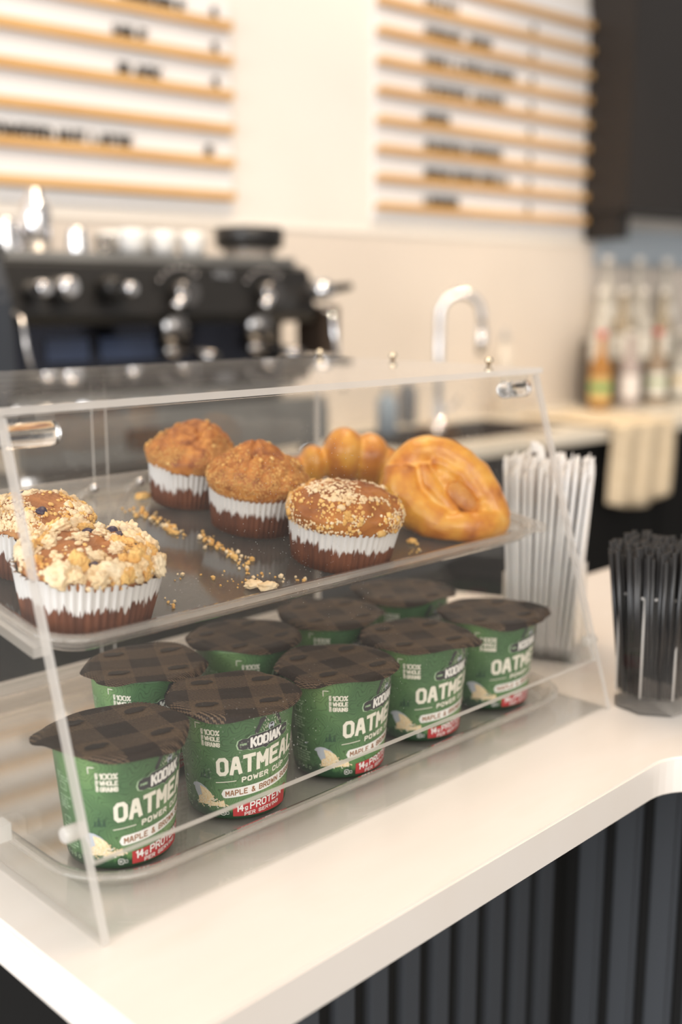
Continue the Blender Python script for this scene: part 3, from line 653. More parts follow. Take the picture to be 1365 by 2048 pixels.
def muffin(name_lab, px, py, rz, seed, dome, R=.0515, top=.079, zb=.039, crumbs=(), berries=0, peak=0, sc=1.0, fine=0, flat=2.2, wr=(.0385, .0475)):
    zf = tz(py) + .0006
    root = thing('muffin', name_lab, 'muffin', (px, py, zf)); root.rotation_euler = (TILT, 0, rz); root['group'] = 'muffins on the upper tray'
    root.rotation_euler = (Matrix.Rotation(TILT, 4, 'X') @ Matrix.Rotation(rz, 4, 'Z')).to_euler(); root.scale = (sc,) * 3
    # paper case, fluted
    NF = 54; seg = NF * 4; bm = NB(); rnd = random.Random(seed)
    jag = [rnd.uniform(-.0015, .0015) for _ in range(NF + 1)]
    def flute(r, z, a):
        k = z / zb; t_ = (a * NF / (2 * PI)) % 1
        fl_ = (.5 - abs(t_ - .5)) * 2
        amp = .0012 + .0020 * k
        zz = z + (jag[int(a * NF / (2 * PI)) % NF] * 1.0 + .0015 * math.sin(3 * a + seed)) * max(0, k - .6) * 2
        return r + amp * (fl_ - .5) + .0008 * math.sin(2 * a + seed) * k, zz
    rb, rt_ = wr
    lathe(bm, [(rb * .9, 0), (rb, .0008), (rb + (rt_ - rb) * .35, zb * .35), (rb + (rt_ - rb) * .75, zb * .75), (rt_, zb), (rt_ + .001, zb + .002)], seg, 0, fn=flute, cap1=False)
    link('paper_case', bm, [M_wrap], root)
    # crown
    bm = NB(); na, nb = 120, 46; rings = []
    def P(a, t_):                            # t_ 0 at the paper, 1 at the top
        ang = t_ * PI / 2
        rr = R * math.cos(ang) ** (2 / flat) if t_ < 1 else 0
        zz = zb + .004 + (top - zb - .004) * math.sin(ang) ** (2 / flat)
        if t_ < .12:
            rr = (wr[1] - .0022) + (rr - wr[1] + .0022) * (t_ / .12) ** .5; zz -= .006 * (1 - t_ / .12)
        v = Vector((rr * math.cos(a), rr * math.sin(a), zz))
        d = Vector((math.cos(a) * math.cos(ang), math.sin(a) * math.cos(ang), math.sin(ang)))
        am = min(1, t_ * 5)
        h = surf(0, v * 28, 1.0, .0042, seed) * am + surf(0, v * 95, 1.0, .0018, seed + 5) * am
        if peak:                             # cracked, domed-up centre
            q = math.hypot(v.x - .006, v.y + .004)
            h += peak * math.exp(-(q / .020) ** 2)
            rg = abs(noise.noise(Vector((v.x * 55 + seed, v.y * 55, 0))))
            h -= .0075 * max(0, 1 - rg / .10) * math.exp(-((q - .015) / .016) ** 2)
        return v + d * h, d
    for j in range(nb): rings.append([bm.verts.new(P(2 * PI * i / na, j / nb)[0]) for i in range(na)])
    tp = bm.verts.new(P(0, 1)[0])
    for j in range(nb - 1):
        for i in range(na): bm.faces.new((rings[j][i], rings[j][(i + 1) % na], rings[j + 1][(i + 1) % na], rings[j + 1][i])).smooth = True
    for i in range(na): bm.faces.new((rings[-1][i], rings[-1][(i + 1) % na], tp)).smooth = True
    bm.faces.new(list(reversed(rings[0])))
    link('crown', bm, [dome], root)
    # crumb topping: lumps of every size seated in the crust
    if crumbs:
        bm = NB()
        for (n_, s0, s1, mi, tlo, thi, sub) in crumbs:
            k = 0; tries = 0
            while k < n_ and tries < n_ * 8:
                tries += 1
                a = rnd.uniform(0, 2 * PI); t_ = 1 - math.sqrt(rnd.uniform((1 - thi) ** 2, (1 - tlo) ** 2))
                if noise.noise(Vector((math.cos(a) * 2.2 * (1 - t_), math.sin(a) * 2.2 * (1 - t_), seed * 1.7 + mi))) < rnd.uniform(-.35, .12): continue
                k += 1
                p, d = P(a, t_); s = s0 + (s1 - s0) * rnd.random() ** 2
                r = bmesh.ops.create_icosphere(bm, subdivisions=sub, radius=s)
                q = d.to_track_quat('Z', 'Y').to_matrix(); sx_, sy_ = rnd.uniform(.8, 1.3), rnd.uniform(.8, 1.3)
                for v in r['verts']:
                    w = Vector((v.co.x * sx_, v.co.y * sy_, v.co.z * .68))
                    w *= 1 + .42 * noise.noise(v.co / s * 1.7 + Vector((k, mi, 0)))
                    if sub > 2: w *= 1 + .34 * noise.noise(v.co / s * 3.8 + Vector((k, mi, 0)))
                    v.co = p + d * s * .25 + q @ w
                for v in r['verts']:
                    for f in v.link_faces: f.material_index = mi; f.smooth = sub > 1
        link('crumb_topping', bm, [K_pale, K_gold, K_fine], root)
    for k in range(berries):
        a = rnd.uniform(0, 2 * PI); t_ = rnd.uniform(.25, .8); p, d = P(a, t_)
        bm = NB(); r = bmesh.ops.create_icosphere(bm, subdivisions=3, radius=.0048, matrix=Matrix.Translation(p - d * .0012))
        for v in r['verts']: v.co += v.normal * .0006 * noise.noise(v.co * 300)
        link('blueberry', bm, [K_bry], root, True)
    return root
muffin('blueberry crumble muffin at the front left corner, big pale streusel lumps', .3835, .640, .4, 3, D_berry, R=.0478, top=.0490, zb=.036,
       crumbs=((40, .0046, .0085, 0, .12, .99, 4), (34, .0035, .0075, 1, .10, .99, 4), (320, .0012, .0030, 0, .04, 1, 2), (260, .0008, .002, 1, .02, 1, 1)), berries=7, flat=2.6, wr=(.0430, .0482))
muffin('blueberry muffin with fine pale crumbs, behind the big streusel one', .3990, .7330, 2.0, 11, D_berry, R=.0410, top=.051, zb=.034,
       crumbs=((60, .002, .0045, 0, .2, 1, 3), (1900, .0007, .0018, 0, .10, 1, 1), (300, .001, .0024, 1, .1, .9, 2)), berries=2, wr=(.0360, .0385), flat=2.2)
muffin('spiced muffin with a cracked peak, furthest back of the muffins', .6060, .8210, 1.0, 21, D_spice, R=.0425, top=.064, zb=.034,
       crumbs=((3200, .0005, .0010, 2, .02, .72, 1), (14, .0016, .0028, 1, .1, .9, 2)), peak=.009, wr=(.0350, .0390), flat=2.4)
muffin('golden brown muffin in the middle with a bulging cracked top', .6125, .7350, 3.3, 35, D_spice, R=.0465, top=.066, zb=.034,
       crumbs=((3200, .0005, .0010, 2, .02, .74, 1), (260, .0007, .0014, 1, .1, .8, 1), (10, .002, .0036, 1, .4, .95, 2)), peak=.012, wr=(.0375, .0410), flat=2.4)
muffin('golden muffin speckled with yellow crumbs, nearest the front panel on the right', .6225, .6370, 5.1, 47, D_gold, R=.0505, top=.064, zb=.034,
       crumbs=((420, .0008, .0018, 1, .04, .55, 1), (900, .0006, .0014, 0, .0, .30, 1), (650, .0007, .0016, 0, .55, 1, 1), (40, .0018, .0032, 1, .02, .5, 2), (24, .0016, .0034, 0, .3, 1, 2)), wr=(.0405, .0452), flat=2.5)

# ================================================================== PASTRIES
def pastrymat():
    m = mat('baked_pastry', (.7, .35, .08), .34)
    tc = N(m, 'ShaderNodeTexCoord'); n = N(m, 'ShaderNodeTexNoise', Scale=34.0, Detail=6.0); L(m, tc.outputs['Object'], n.inputs['Vector'])
    ge = N(m, 'ShaderNodeNewGeometry')
    mr = N(m, 'ShaderNodeMapRange'); L(m, ge.outputs['Pointiness'], mr.inputs[0]); mr.inputs[1].default_value = .44; mr.inputs[2].default_value = .56; mr.inputs[3].default_value = .22; mr.inputs[4].default_value = -.22
    ad = N(m, 'ShaderNodeMath', operation='ADD'); L(m, n.outputs[0], ad.inputs[0]); L(m, mr.outputs[0], ad.inputs[1])
    L(m, ramp(m, ad.outputs[0], [(.20, (.34, .085, .008)), (.38, (.62, .22, .020)), (.55, (.80, .38, .045)), (.85, (.88, .60, .20))]), BS(m).inputs['Base Color'])
    n2 = N(m, 'ShaderNodeTexNoise', Scale=70.0, Detail=6.0); L(m, tc.outputs['Object'], n2.inputs['Vector'])
    b = N(m, 'ShaderNodeBump', Strength=.5, Distance=.0018); L(m, n2.outputs[0], b.inputs['Height']); L(m, b.outputs[0], BS(m).inputs['Normal'])
    BS(m).inputs['Coat Weight'].default_value = .35; BS(m).inputs['Coat Roughness'].default_value = .2
    return m
M_past = pastrymat()
def remesh(o, vox, it=4):
    md = o.modifiers.new('fuse', 'REMESH'); md.mode = 'VOXEL'; md.voxel_size = vox; md.use_smooth_shade = True
    sm = o.modifiers.new('soften', 'SMOOTH'); sm.iterations = it; sm.factor = .5
def rope(bm, pts, r0, r1, lobes=0, seg=18, twist=0):
    n = len(pts); rad = []
    for i in range(n):
        t_ = i / (n - 1); e = math.sin(PI * min(1, max(0, t_))) ** .45
        rad.append((r0 + (r1 - r0) * e) * (1 + (.16 * abs(math.sin(PI * lobes * t_)) - .08 if lobes else 0)))
    tube(bm, pts, rad, seg)
# folded knot: an oval strap round a sunken filling, with a strap crossing to the front
kroot = thing('knotted_pastry', 'large golden glazed pastry folded round a hollow centre, leaning at the right of the tray', 'pastry', (.771, .652, tz(.652)))
kroot.rotation_euler = (TILT, 0, 0); kroot.scale = (.87,) * 3
E_PASTRY = True
def KP(r_, f_, z_):                         # local frame looking along the view: r_ right, f_ away, z_ up
    return Vector((RT.x * r_ + .70 * f_, RT.y * r_ + .714 * f_, z_))
def smoothpath(ps, n=40):
    ps = [Vector(p) for p in ps]; out = []
    for i in range(n + 1):
        t_ = i / n * (len(ps) - 1); k = min(int(t_), len(ps) - 2); f = t_ - k
        p0, p1, p2, p3 = ps[max(k - 1, 0)], ps[k], ps[k + 1], ps[min(k + 2, len(ps) - 1)]
        out.append(.5 * ((2 * p1) + (-p0 + p2) * f + (2 * p0 - 5 * p1 + 4 * p2 - p3) * f * f + (-p0 + 3 * p1 - 3 * p2 + p3) * f ** 3))
    return out
bm = NB()
# outer strap: up the left shoulder, over the top and down to the right-hand tip
rope(bm, smoothpath([KP(-.056, .004, .030), KP(-.050, .010, .056), KP(-.030, .016, .076), (KP(.000, .014, .074)), KP(.026, .008, .058), KP(.044, .000, .036), KP(.056, -.008, .016)]), .016, .0190)
# broad left side folding down to the front
rope(bm, smoothpath([KP(-.050, .002, .060), KP(-.050, -.008, .044), KP(-.042, -.016, .030), KP(-.024, -.026, .018), KP(-.004, -.034, .012)]), .017, .0215)
# lower flap running forward to the tip
rope(bm, smoothpath([KP(-.014, -.036, .012), KP(.006, -.038, .013), KP(.030, -.032, .015), KP(.050, -.016, .015), KP(.058, -.004, .018)]), .013, .0160)
# inner folds round the filling
rope(bm, smoothpath([KP(-.030, -.004, .068), KP(-.024, -.012, .056), KP(-.012, -.020, .042), KP(.004, -.027, .028), KP(.012, -.030, .020)]), .006, .0080)
rope(bm, smoothpath([KP(-.020, .000, .074), KP(.000, -.002, .066), KP(.018, -.006, .054), KP(.034, -.012, .038)]), .005, .0075)
rope(bm, smoothpath([KP(.040, -.002, .042), KP(.041, -.012, .032), KP(.038, -.020, .022)]), .005, .0085)
rope(bm, smoothpath([KP(-.058, -.004, .052), KP(-.054, -.018, .036), KP(-.042, -.028, .022)]), .004, .0065)
for (a, b, c, r) in ((0, .010, .032, .028), (.018, .006, .028, .024), (-.022, .008, .038, .028), (0, .010, .018, .028), (.028, .004, .016, .020), (-.028, .002, .018, .022), (-.006, .008, .052, .020), (.012, .008, .044, .019)):
    bmesh.ops.create_icosphere(bm, subdivisions=3, radius=r, matrix=Matrix.Translation(KP(a, b, c)))
for v in bm.verts: v.co += Vector((noise.noise(v.co * 70), noise.noise(v.co * 70 + Vector((9, 0, 0))), noise.noise(v.co * 70 + Vector((0, 9, 0))))) * .0018
for v in bm.verts: v.co.z = max(v.co.z, .0012)
o = link('dough', bm, [M_past], kroot); remesh(o, .0016, 5)
bm = NB(); r = bmesh.ops.create_icosphere(bm, subdivisions=4, radius=.017)
for v in r['verts']:
    c_ = v.co.copy(); v.co = KP(.016 + c_.x * 1.15, -.013 + c_.y * .45 + .35 * c_.z, .040 + c_.z * .80 - c_.x * .45) + Vector((0, 0, .0015 * noise.noise(c_ * 180)))
link('filling', bm, [noisy('caramel_filling', [(.3, (.42, .14, .02)), (.6, (.66, .30, .05)), (.8, (.80, .52, .16))], 70, .28, .5, 120)], kroot, True)
# ridged crescent behind
croot = thing('croissant', 'ridged golden brown croissant lying behind the knotted pastry', 'pastry', (.795, .782, tz(.782)))
croot.rotation_euler = (TILT, 0, 0)
bm = NB()
seg_ = [(-.068, -.012, .014, .015), (-.052, -.004, .020, .021), (-.022, .002, .031, .031), (.006, .004, .028, .029), (.024, .000, .022, .022)]
for (a, b, c, r) in seg_:
    mm = Matrix.Translation(KP(a, b, c)) @ Matrix.Rotation(-PI / 4 + .25, 4, 'Z') @ Matrix.Diagonal((.70, .85, 1.0, 1))
    bmesh.ops.create_icosphere(bm, subdivisions=4, radius=r, matrix=mm)
for v in bm.verts: v.co.z = max(v.co.z + .0025 * noise.noise(v.co * 60), .0012)
o = link('dough', bm, [M_past], croot); remesh(o, .0018, 3)

# loose crumbs
bm = NB(); rnd = random.Random(5)
def onfloor(px_, py_):
    d = FW + RT * ((px_ - 682.5) / FPX) - UP * ((py_ - 1024) / FPX)
    n_ = Vector((0, -.15, 1)); t_ = ((.156 - .09) - n_.dot(CAM)) / n_.dot(d); return CAM + d * t_
trail = [((262, 1020), (300, 1035), 30), ((300, 1030), (350, 1062), 46), ((340, 1062), (365, 1072), 16), ((400, 1075), (470, 1112), 60), ((455, 1100), (490, 1125), 24), ((480, 1120), (520, 1165), 26), ((330, 1155), (450, 1150), 8), ((440, 1165), (560, 1168), 16), ((595, 1160), (620, 1165), 4), ((820, 1095), (840, 1112), 8), ((320, 1185), (360, 1225), 9), ((490, 1150), (600, 1165), 8)]
for (a, b, n_) in trail:
    for k in range(n_):
        t_ = rnd.random(); p = onfloor(a[0] + (b[0] - a[0]) * t_ + rnd.gauss(0, 7), a[1] + (b[1] - a[1]) * t_ + rnd.gauss(0, 5))
        s = .0007 + .0019 * rnd.random() ** 2.5
        r = bmesh.ops.create_icosphere(bm, subdivisions=1, radius=s, matrix=Matrix.Translation(p + Vector((0, 0, s * .6))))
        mi = rnd.choice((0, 1, 1))
        for v in r['verts']:
            v.co += Vector([rnd.uniform(-.2, .2) * s for _ in range(3)])
            for f in v.link_faces: f.material_index = mi
tag(link('loose_crumbs', bm, [K_pale, K_gold]), 'scattered yellow crumbs on the floor of the upper tray', 'crumbs', kind='stuff')
for (px_, py_, s, lab, mt) in ((508, 1176, .0062, 'pale crumb lump on the tray, left of the pair near the front rim', K_pale), (536, 1180, .0066, 'flatter golden crumb lump on the tray, right of the pair near the front rim', K_pale), (286, 998, .0062, 'golden crumb lump beside the furthest muffin', K_gold), (824, 1086, .0042, 'small golden crumb lump between the front muffin and knotted pastry', K_gold)):
    bm = NB(); p = onfloor(px_, py_); r = bmesh.ops.create_icosphere(bm, subdivisions=4, radius=s)
    for v in r['verts']:
        c_ = v.co.copy(); v.co = Vector((c_.x * 1.25, c_.y * .9, max(c_.z * .6, -s * .3))) * (1 + .35 * noise.noise(c_ / s * 2.2 + Vector((px_, 0, 0))))
    tag(link('crumb_lump', bm, mt, None, True, p + Vector((0, 0, s * .4))), lab, 'crumb')

# ================================================================== STRAW BOX AND STIRRERS
def wallpoly(n_, R, rot): return [(R * math.cos(rot + 2 * PI * i / n_), R * math.sin(rot + 2 * PI * i / n_)) for i in range(n_)]
def vessel(bm, n_, R, r_in, H, base, rot, mi=0, rb=1.0):
    rings = []
    for (rr, z) in ((R * rb, 0), (R, H), (r_in, H), (r_in * rb, base)):
        rings.append([bm.verts.new((*p, z)) for p in wallpoly(n_, rr, rot)])
    for k in range(3):
        for i in range(n_): bm.faces.new((rings[k][i], rings[k][(i + 1) % n_], rings[k + 1][(i + 1) % n_], rings[k + 1][i])).material_index = 1 if k == 1 else mi
    bm.faces.new(list(reversed(rings[0]))); bm.faces.new(rings[-1])
def ang(az_px):                             # world direction pointing at the camera, turned by degrees
    return 0
BX, BY = .9575, .6640
sb = thing('straw_box', 'square clear acrylic box full of white wrapped straws, behind the case end', 'straw holder', (BX, BY, 0))
bm = NB(); vessel(bm, 4, .0537, .0505, .092, .004, 0)
for k in range(4): a_ = PI / 2 * k; tube(bm, [(.0527 * math.cos(a_), .0527 * math.sin(a_), .001), (.0527 * math.cos(a_), .0527 * math.sin(a_), .092)], .0014, 6, 1); sb.rotation_euler = (0, 0, PI / 4 + math.radians(25))  # whitish corner tubes added as painted edge highlights
link('box_wall', bm, [ACR, ACRE], sb)
M_straw = noisy('straw_paper', [(.3, (.90, .89, .885)), (.7, (.94, .93, .925))], 30, .6, Subsurface_Weight=.35, Subsurface_Radius=(.01, .009, .008), Subsurface_Scale=.5)
def straw_mesh(bend):
    bm = NB(); w, t_ = .0094, .0024; H = .2; secs = []
    zs = [0, .004, .012, .05, .1, .15, H - .010, H - .003, H]
    path = [(0, 0, z) for z in zs]
    if bend: path = [(0, 0, 0), (0, 0, .004), (0, 0, .05), (0, 0, .1), (0, 0, .17), (0, 0, .198), (-.001, 0, .203), (-.005, 0, .206), (-.012, 0, .207)]
    tf = [.15, .3, 1, 1, 1, 1, 1, .3, .15]
    for k, p in enumerate(path):
        ring = []
        for i in range(10):
            a = 2 * PI * i / 10; x_, y_ = w * (1.12 if tf[k] < .5 else 1) * math.cos(a) * (.55 if bend else 1), t_ * tf[k] * math.sin(a) * (1.4 if bend else 1)
            if bend and k >= 7: ring.append(bm.verts.new((p[0], p[1] + y_, p[2] + x_)))
            elif bend and k == 6: ring.append(bm.verts.new((p[0] + x_ * .7, p[1] + y_, p[2] + x_ * .7)))
            else: ring.append(bm.verts.new((p[0] + x_, p[1] + y_, p[2])))
        secs.append(ring)
    for k in range(len(secs) - 1):
        for i in range(10): bm.faces.new((secs[k][i], secs[k][(i + 1) % 10], secs[k + 1][(i + 1) % 10], secs[k + 1][i])).smooth = True
    bm.faces.new(list(reversed(secs[0]))); bm.faces.new(secs[-1])
    return bm
proto = link('wrapped_straw', straw_mesh(False), M_straw)
tag(proto, 'white paper wrapped straw in the tightly packed square box', 'straw', 'wrapped straws in the square box')
rnd = random.Random(9); first = True
gx = [(i, j) for i in range(6) for j in range(13)]
for (i, j) in gx:
    lx, ly = (i - 2.5) * .0128, (j - 6) * .0055
    rot = PI / 4 + math.radians(25) - PI / 4
    x_ = BX + (lx * math.cos(rot) - ly * math.sin(rot)) * .93; y_ = BY + (lx * math.sin(rot) + ly * math.cos(rot)) * .93
    o = proto if first else proto.copy()
    if not first: C.objects.link(o)
    first = False
    o.location = (x_, y_, .0045 + rnd.uniform(0, .002))
    # tops lean outward
    o.rotation_euler = (-(y_ - BY) * 2.2 + rnd.uniform(-.008, .008), (x_ - BX) * 2.2 + rnd.uniform(-.008, .008), rnd.uniform(-.12, .12) + rot)
    o.scale = (1, 1, rnd.uniform(.97, 1.05))
o = link('bent_straw', straw_mesh(True), M_straw); o.location = (BX - .013, BY + .002, .012); o.rotation_euler = (0, 0, -.55); o.scale = (1, 1, 1.02)
tag(o, 'bent white straw end hooking up above the wrapped straws', 'straw')

GX, GY = .8980, .4970
sg = thing('stirrer_glass', 'octagonal clear plastic tumbler of black stirrers at the right edge', 'tumbler', (GX, GY, 0))
r8 = math.radians(-146.1) + PI / 8
bm = NB(); vessel(bm, 8, .0398, .0368, .1100, .0145, r8, 0, .97); link('tumbler_wall', bm, [acrylic('tumbler_acrylic', tint=(.96, .96, .96), haze=.01), ACRE], sg)
bm = NB(); bmesh.ops.create_cone(bm, cap_ends=True, segments=8, radius1=.0355, radius2=.0360, depth=.0125, matrix=Matrix.Translation((0, 0, .0073)) @ Matrix.Rotation(r8, 4, 'Z')); link('thick_base', bm, [TRAYC], sg)
bm = NB()
for k in range(8):  # added whitish tubes stand in for highlights along the facets and rim
    a_ = r8 + k * PI / 4; tube(bm, [(.0376 * math.cos(a_), .0376 * math.sin(a_), .0155), (.0386 * math.cos(a_), .0386 * math.sin(a_), .109)], .0011, 6)
    b_ = a_ + PI / 4; tube(bm, [(.0384 * math.cos(a_), .0384 * math.sin(a_), .1098), (.0384 * math.cos(b_), .0384 * math.sin(b_), .1098)], .0015, 6)
link('edge_highlights', bm, [ACRE], sg)
M_stir = mat('black_stirrer_plastic', (.010, .010, .011), .28)
bm = NB(); lathe(bm, [(.0024, 0), (.0024, .138), (.0015, .138), (.0015, .13)], 8)
st = link('coffee_stirrer', bm, M_stir); tag(st, 'thin black plastic coffee stirrer in the octagonal tumbler', 'stirrer', 'black stirrers in the tumbler')
k = 0; first = True
for i in range(190):
    rr = math.sqrt((i + .5) / 190) * .0320; a = i * 2.39996
    o = st if first else st.copy()
    if not first: C.objects.link(o)
    first = False
    lx, ly = rr * math.cos(a), rr * math.sin(a)
    o.location = (GX + lx, GY + ly, .0152)
    o.rotation_euler = (-ly * 2.4 + rnd.uniform(-.02, .02), lx * 2.4 - .02 + rnd.uniform(-.03, .03), 0)
    o.scale = (1, 1, rnd.uniform(.95, 1.04))

# ================================================================== BACK BAR
ZC = -.03
M_bar = noisy('bar_top', [(.3, (.72, .66, .56)), (.7, (.78, .72, .62))], 4, .3)
bb = thing('back_counter', 'pale back counter with black fronts along the menu wall', 'counter', (0, 0, 0)); bkobj(bb)
bm = NB(); box(bm, -.3, 2.12, 2.0, 2.6, ZC - .035, ZC); box(bm, 2.86, 4.74, 2.0, 2.6, ZC - .035, ZC); box(bm, 2.12, 2.86, 2.0, 2.1, ZC - .035, ZC); box(bm, 2.12, 2.86, 2.45, 2.6, ZC - .035, ZC)
link('worktop', bm, M_bar, bb)
bm = NB()
for k in range(7): box(bm, -.3 + k * .72, -.3 + k * .72 + .712, 2.03, 2.05, -.92, ZC - .04, 0, .003)
box(bm, -.3, 4.74, 2.05, 2.6, -.948, ZC - .24); link('cabinet_fronts', bm, MATBLK, bb)
bm = NB(); box(bm, 2.122, 2.858, 2.102, 2.448, ZC - .18, ZC - .17)
for q in ((2.122, 2.13, 2.102, 2.448), (2.85, 2.858, 2.102, 2.448), (2.13, 2.85, 2.102, 2.11), (2.13, 2.85, 2.44, 2.448)): box(bm, *q, ZC - .17, ZC - .002)
o = link('sink', bm, mat('dark_sink', (.10, .075, .06), .3, .6)); bkobj(o); tag(o, 'dark recessed bar sink in the back counter beside the gooseneck faucet', 'sink')

# faucet
fc = thing('faucet', 'tall chrome gooseneck faucet over the back counter sink', 'faucet', BK(2.47, 2.30, ZC)); fc.rotation_euler = (0, 0, ROT)
bm = NB(); p = [(0, 0, 0), (0, 0, .10), (0, 0, .30)] + [(.055 - .055 * math.cos(math.radians(t_)), -.035 * (1 - math.cos(math.radians(t_))), .350 + .066 * math.sin(math.radians(t_))) for t_ in range(0, 181, 15)] + [(.111, -.071, .30)]
tube(bm, p, .0135, 16); link('spout', bm, CHROME, fc)
bm = NB(); tube(bm, [(.111, -.071, .315), (.111, -.071, .235)], .0165, 16); link('spray_head', bm, CHROME, fc)
bm = NB(); lathe(bm, [(.027, 0), (.027, .01), (.019, .014), (.019, .09)], 20); link('base', bm, CHROME, fc)
bm = NB(); tube(bm, [(.01, 0, .06), (.05, -.01, .075), (.085, -.015, .10)], .006, 10); link('handle', bm, CHROME, fc)
for (a, d, h, c_, lab) in ((2.30, 2.35, .15, (.25, .32, .40), 'blue grey soap bottle left of the faucet'), (2.56, 2.52, .16, (.12, .13, .15), 'dark soap pump bottle right of the faucet'), (3.02, 2.5, .30, (.66, .6, .52), 'pale tall bottle against the beige wall right of the faucet')):
    s = thing('soap_bottle', lab, 'bottle', BK(a, d, ZC))
    bm = NB(); lathe(bm, [(.024, 0), (.030, .006), (.031, h * .65), (.024, h * .75), (.011, h * .80), (.011, h * .86)], 20); link('bottle_body', bm, mat('soap_plastic', c_, .4), s)
    bm = NB(); lathe(bm, [(.013, h * .86), (.013, h * .93), (.006, h * .94), (.006, h)], 14); link('pump', bm, mat('pump_grey', (.4, .4, .4), .4), s)

# ------------------------------------------------------------------ espresso machine (local frame a, d, z around its own origin)
MD = 2.05
em = thing('espresso_machine', 'black and chrome espresso machine on the back counter below the left menu board', 'espresso machine', BK(0, 0, ZC)); em.rotation_euler = (0, 0, ROT)
z_ = lambda w: w - ZC
bm = NB(); prism(bm, [(MD + .02, z_(.318)), (MD, z_(.34)), (MD + .03, z_(.440)), (MD + .06, z_(.450)), (MD + .40, z_(.450)), (MD + .42, z_(.43)), (MD + .42, z_(.318))], 'x', .93, 1.765)
link('upper_housing', bm, BLACK, em)
bm = NB(); box(bm, 1.0, 1.745, MD + .055, MD + .41, z_(.4502), z_(.456)); 
for (x0_, x1_, y0_, y1_) in ((1.0, 1.745, MD + .055, MD + .060), (1.0, 1.745, MD + .405, MD + .41), (1.0, 1.005, MD + .055, MD + .41), (1.74, 1.745, MD + .055, MD + .41)): box(bm, x0_, x1_, y0_, y1_, z_(.456), z_(.468))
link('cup_rail', bm, STEEL, em)
bm = NB(); box(bm, .95, 1.75, MD + .20, MD + .40, z_(.12), z_(.318)); link('splash_panel', bm, mat('dark_mirror', (.05, .055, .075), .18, .8), em)
bm = NB(); box(bm, .95, 1.76, MD - .06, MD + .40, z_(.03), z_(.13), 0, .01); link('lower_housing', bm, STEEL, em)
bm = NB(); box(bm, .96, 1.75, MD - .055, MD + .19, z_(.1305), z_(.142)); link('drip_tray', bm, STEEL, em)
bm = NB(); box(bm, 1.19, 1.33, MD - .066, MD - .0605, z_(.06), z_(.105), 0, .002); link('name_plate', bm, mat('bronze_plate', (.07, .045, .03), .35, .3), em)
for k in range(4):
    bm = NB(); lathe(bm, [(.024, 0), (.024, .045), (.018, .06)], 16, c=((.99, 1.72)[k % 2], (MD - .02, MD + .34)[k // 2], 0)); link('foot', bm, CHROME, em)
bm = NB(); prism(bm, [(MD - .10, z_(.20)), (MD - .07, z_(.10)), (MD + .42, z_(.10)), (MD + .44, z_(.46)), (MD + .03, z_(.51)), (MD - .05, z_(.47)), (MD - .09, z_(.38))], 'x', .87, .945)
bmesh.ops.bevel(bm, geom=bm.edges[:], offset=.012, segments=3, affect='EDGES'); link('side_panel', bm, mat('slate_blue_paint', (.028, .034, .045), .35), em)
bm = NB(); prism(bm, [(MD + .16, z_(.04)), (MD + .42, z_(.04)), (MD + .42, z_(.43)), (MD + .10, z_(.41)), (MD + .16, z_(.30))], 'x', 1.766, 1.785); link('side_panel', bm, BLACK, em)
for a, big in ((1.375, 1), (1.61, 1)):      # paddle groups
    g_ = NB(); lathe(g_, [(.040, -.06), (.042, -.02), (.038, .0), (.030, .012)], 28, c=(a, MD + .04, z_(.335))); gh = link('group_head', g_, DKCHROME, em)
    g_ = NB(); tube(g_, [(a, MD - .005, z_(.385)), (a, MD - .04, z_(.385))], [.030, .026], 24); link('group_dial', g_, DKCHROME, em)
    g_ = NB(); tube(g_, [(a, MD - .03, z_(.39)), (a - .03, MD - .06, z_(.378)), (a - .065, MD - .075, z_(.352))], [.010, .008, .011], 12); link('paddle', g_, CHROME, em)
    g_ = NB(); lathe(g_, [(.034, -.025), (.036, .0)], 24, c=(a, MD + .04, z_(.272))); tube(g_, [(a, MD + .01, z_(.262)), (a + .005, MD - .12, z_(.250))], [.011, .014], 12); link('portafilter', g_, DKCHROME, em)
    for k in range(7):
        t_ = math.radians(150 - k * 17); g_ = NB()
        bmesh.ops.create_uvsphere(g_, u_segments=10, v_segments=8, radius=.0062, matrix=Matrix.Translation((a + .005 + .062 * math.cos(t_), MD + .005, z_(.385) + .052 * math.sin(t_))))
        link('indicator_button', g_, DKCHROME, em, True)
for a, zz, r_, w_ in ((1.03, .392, .018, .05), (1.09, .394, .024, .04), (1.20, .395, .026, .03), (1.225, .392, .016, .05)):
    g_ = NB(); tube(g_, [(a, MD + .01, z_(zz)), (a, MD - w_, z_(zz)), (a, MD - w_ - .006, z_(zz))], [r_, r_ * .9, r_ * .6], 20); link('gauge_knob', g_, CHROME if a < 1.1 or a > 1.21 else BLACK, em)
g_ = NB(); tube(g_, [(1.755, MD - .005, z_(.395)), (1.755, MD - .045, z_(.392)), (1.755, MD - .06, z_(.392))], [.026, .026, .015], 24); link('steam_knob', g_, CHROME, em)
g_ = NB(); tube(g_, [(1.77, MD - .02, z_(.392)), (1.85, MD - .03, z_(.402))], [.013, .009], 12); link('steam_lever', g_, BLACK, em)
for a in (1.79, .985):
    g_ = NB(); tube(g_, [(a, MD + .0, z_(.345)), (a, MD - .03, z_(.335)), (a + .004, MD - .035, z_(.28)), (a + .02, MD - .05, z_(.15))], .0065, 12); link('steam_wand', g_, CHROME, em)
g_ = NB(); box(g_, 1.80, 1.862, MD + .02, MD + .12, z_(.235), z_(.355), 0, .004); link('wand_bracket', g_, mat('bronze_dark', (.10, .07, .05), .35, .6), em)
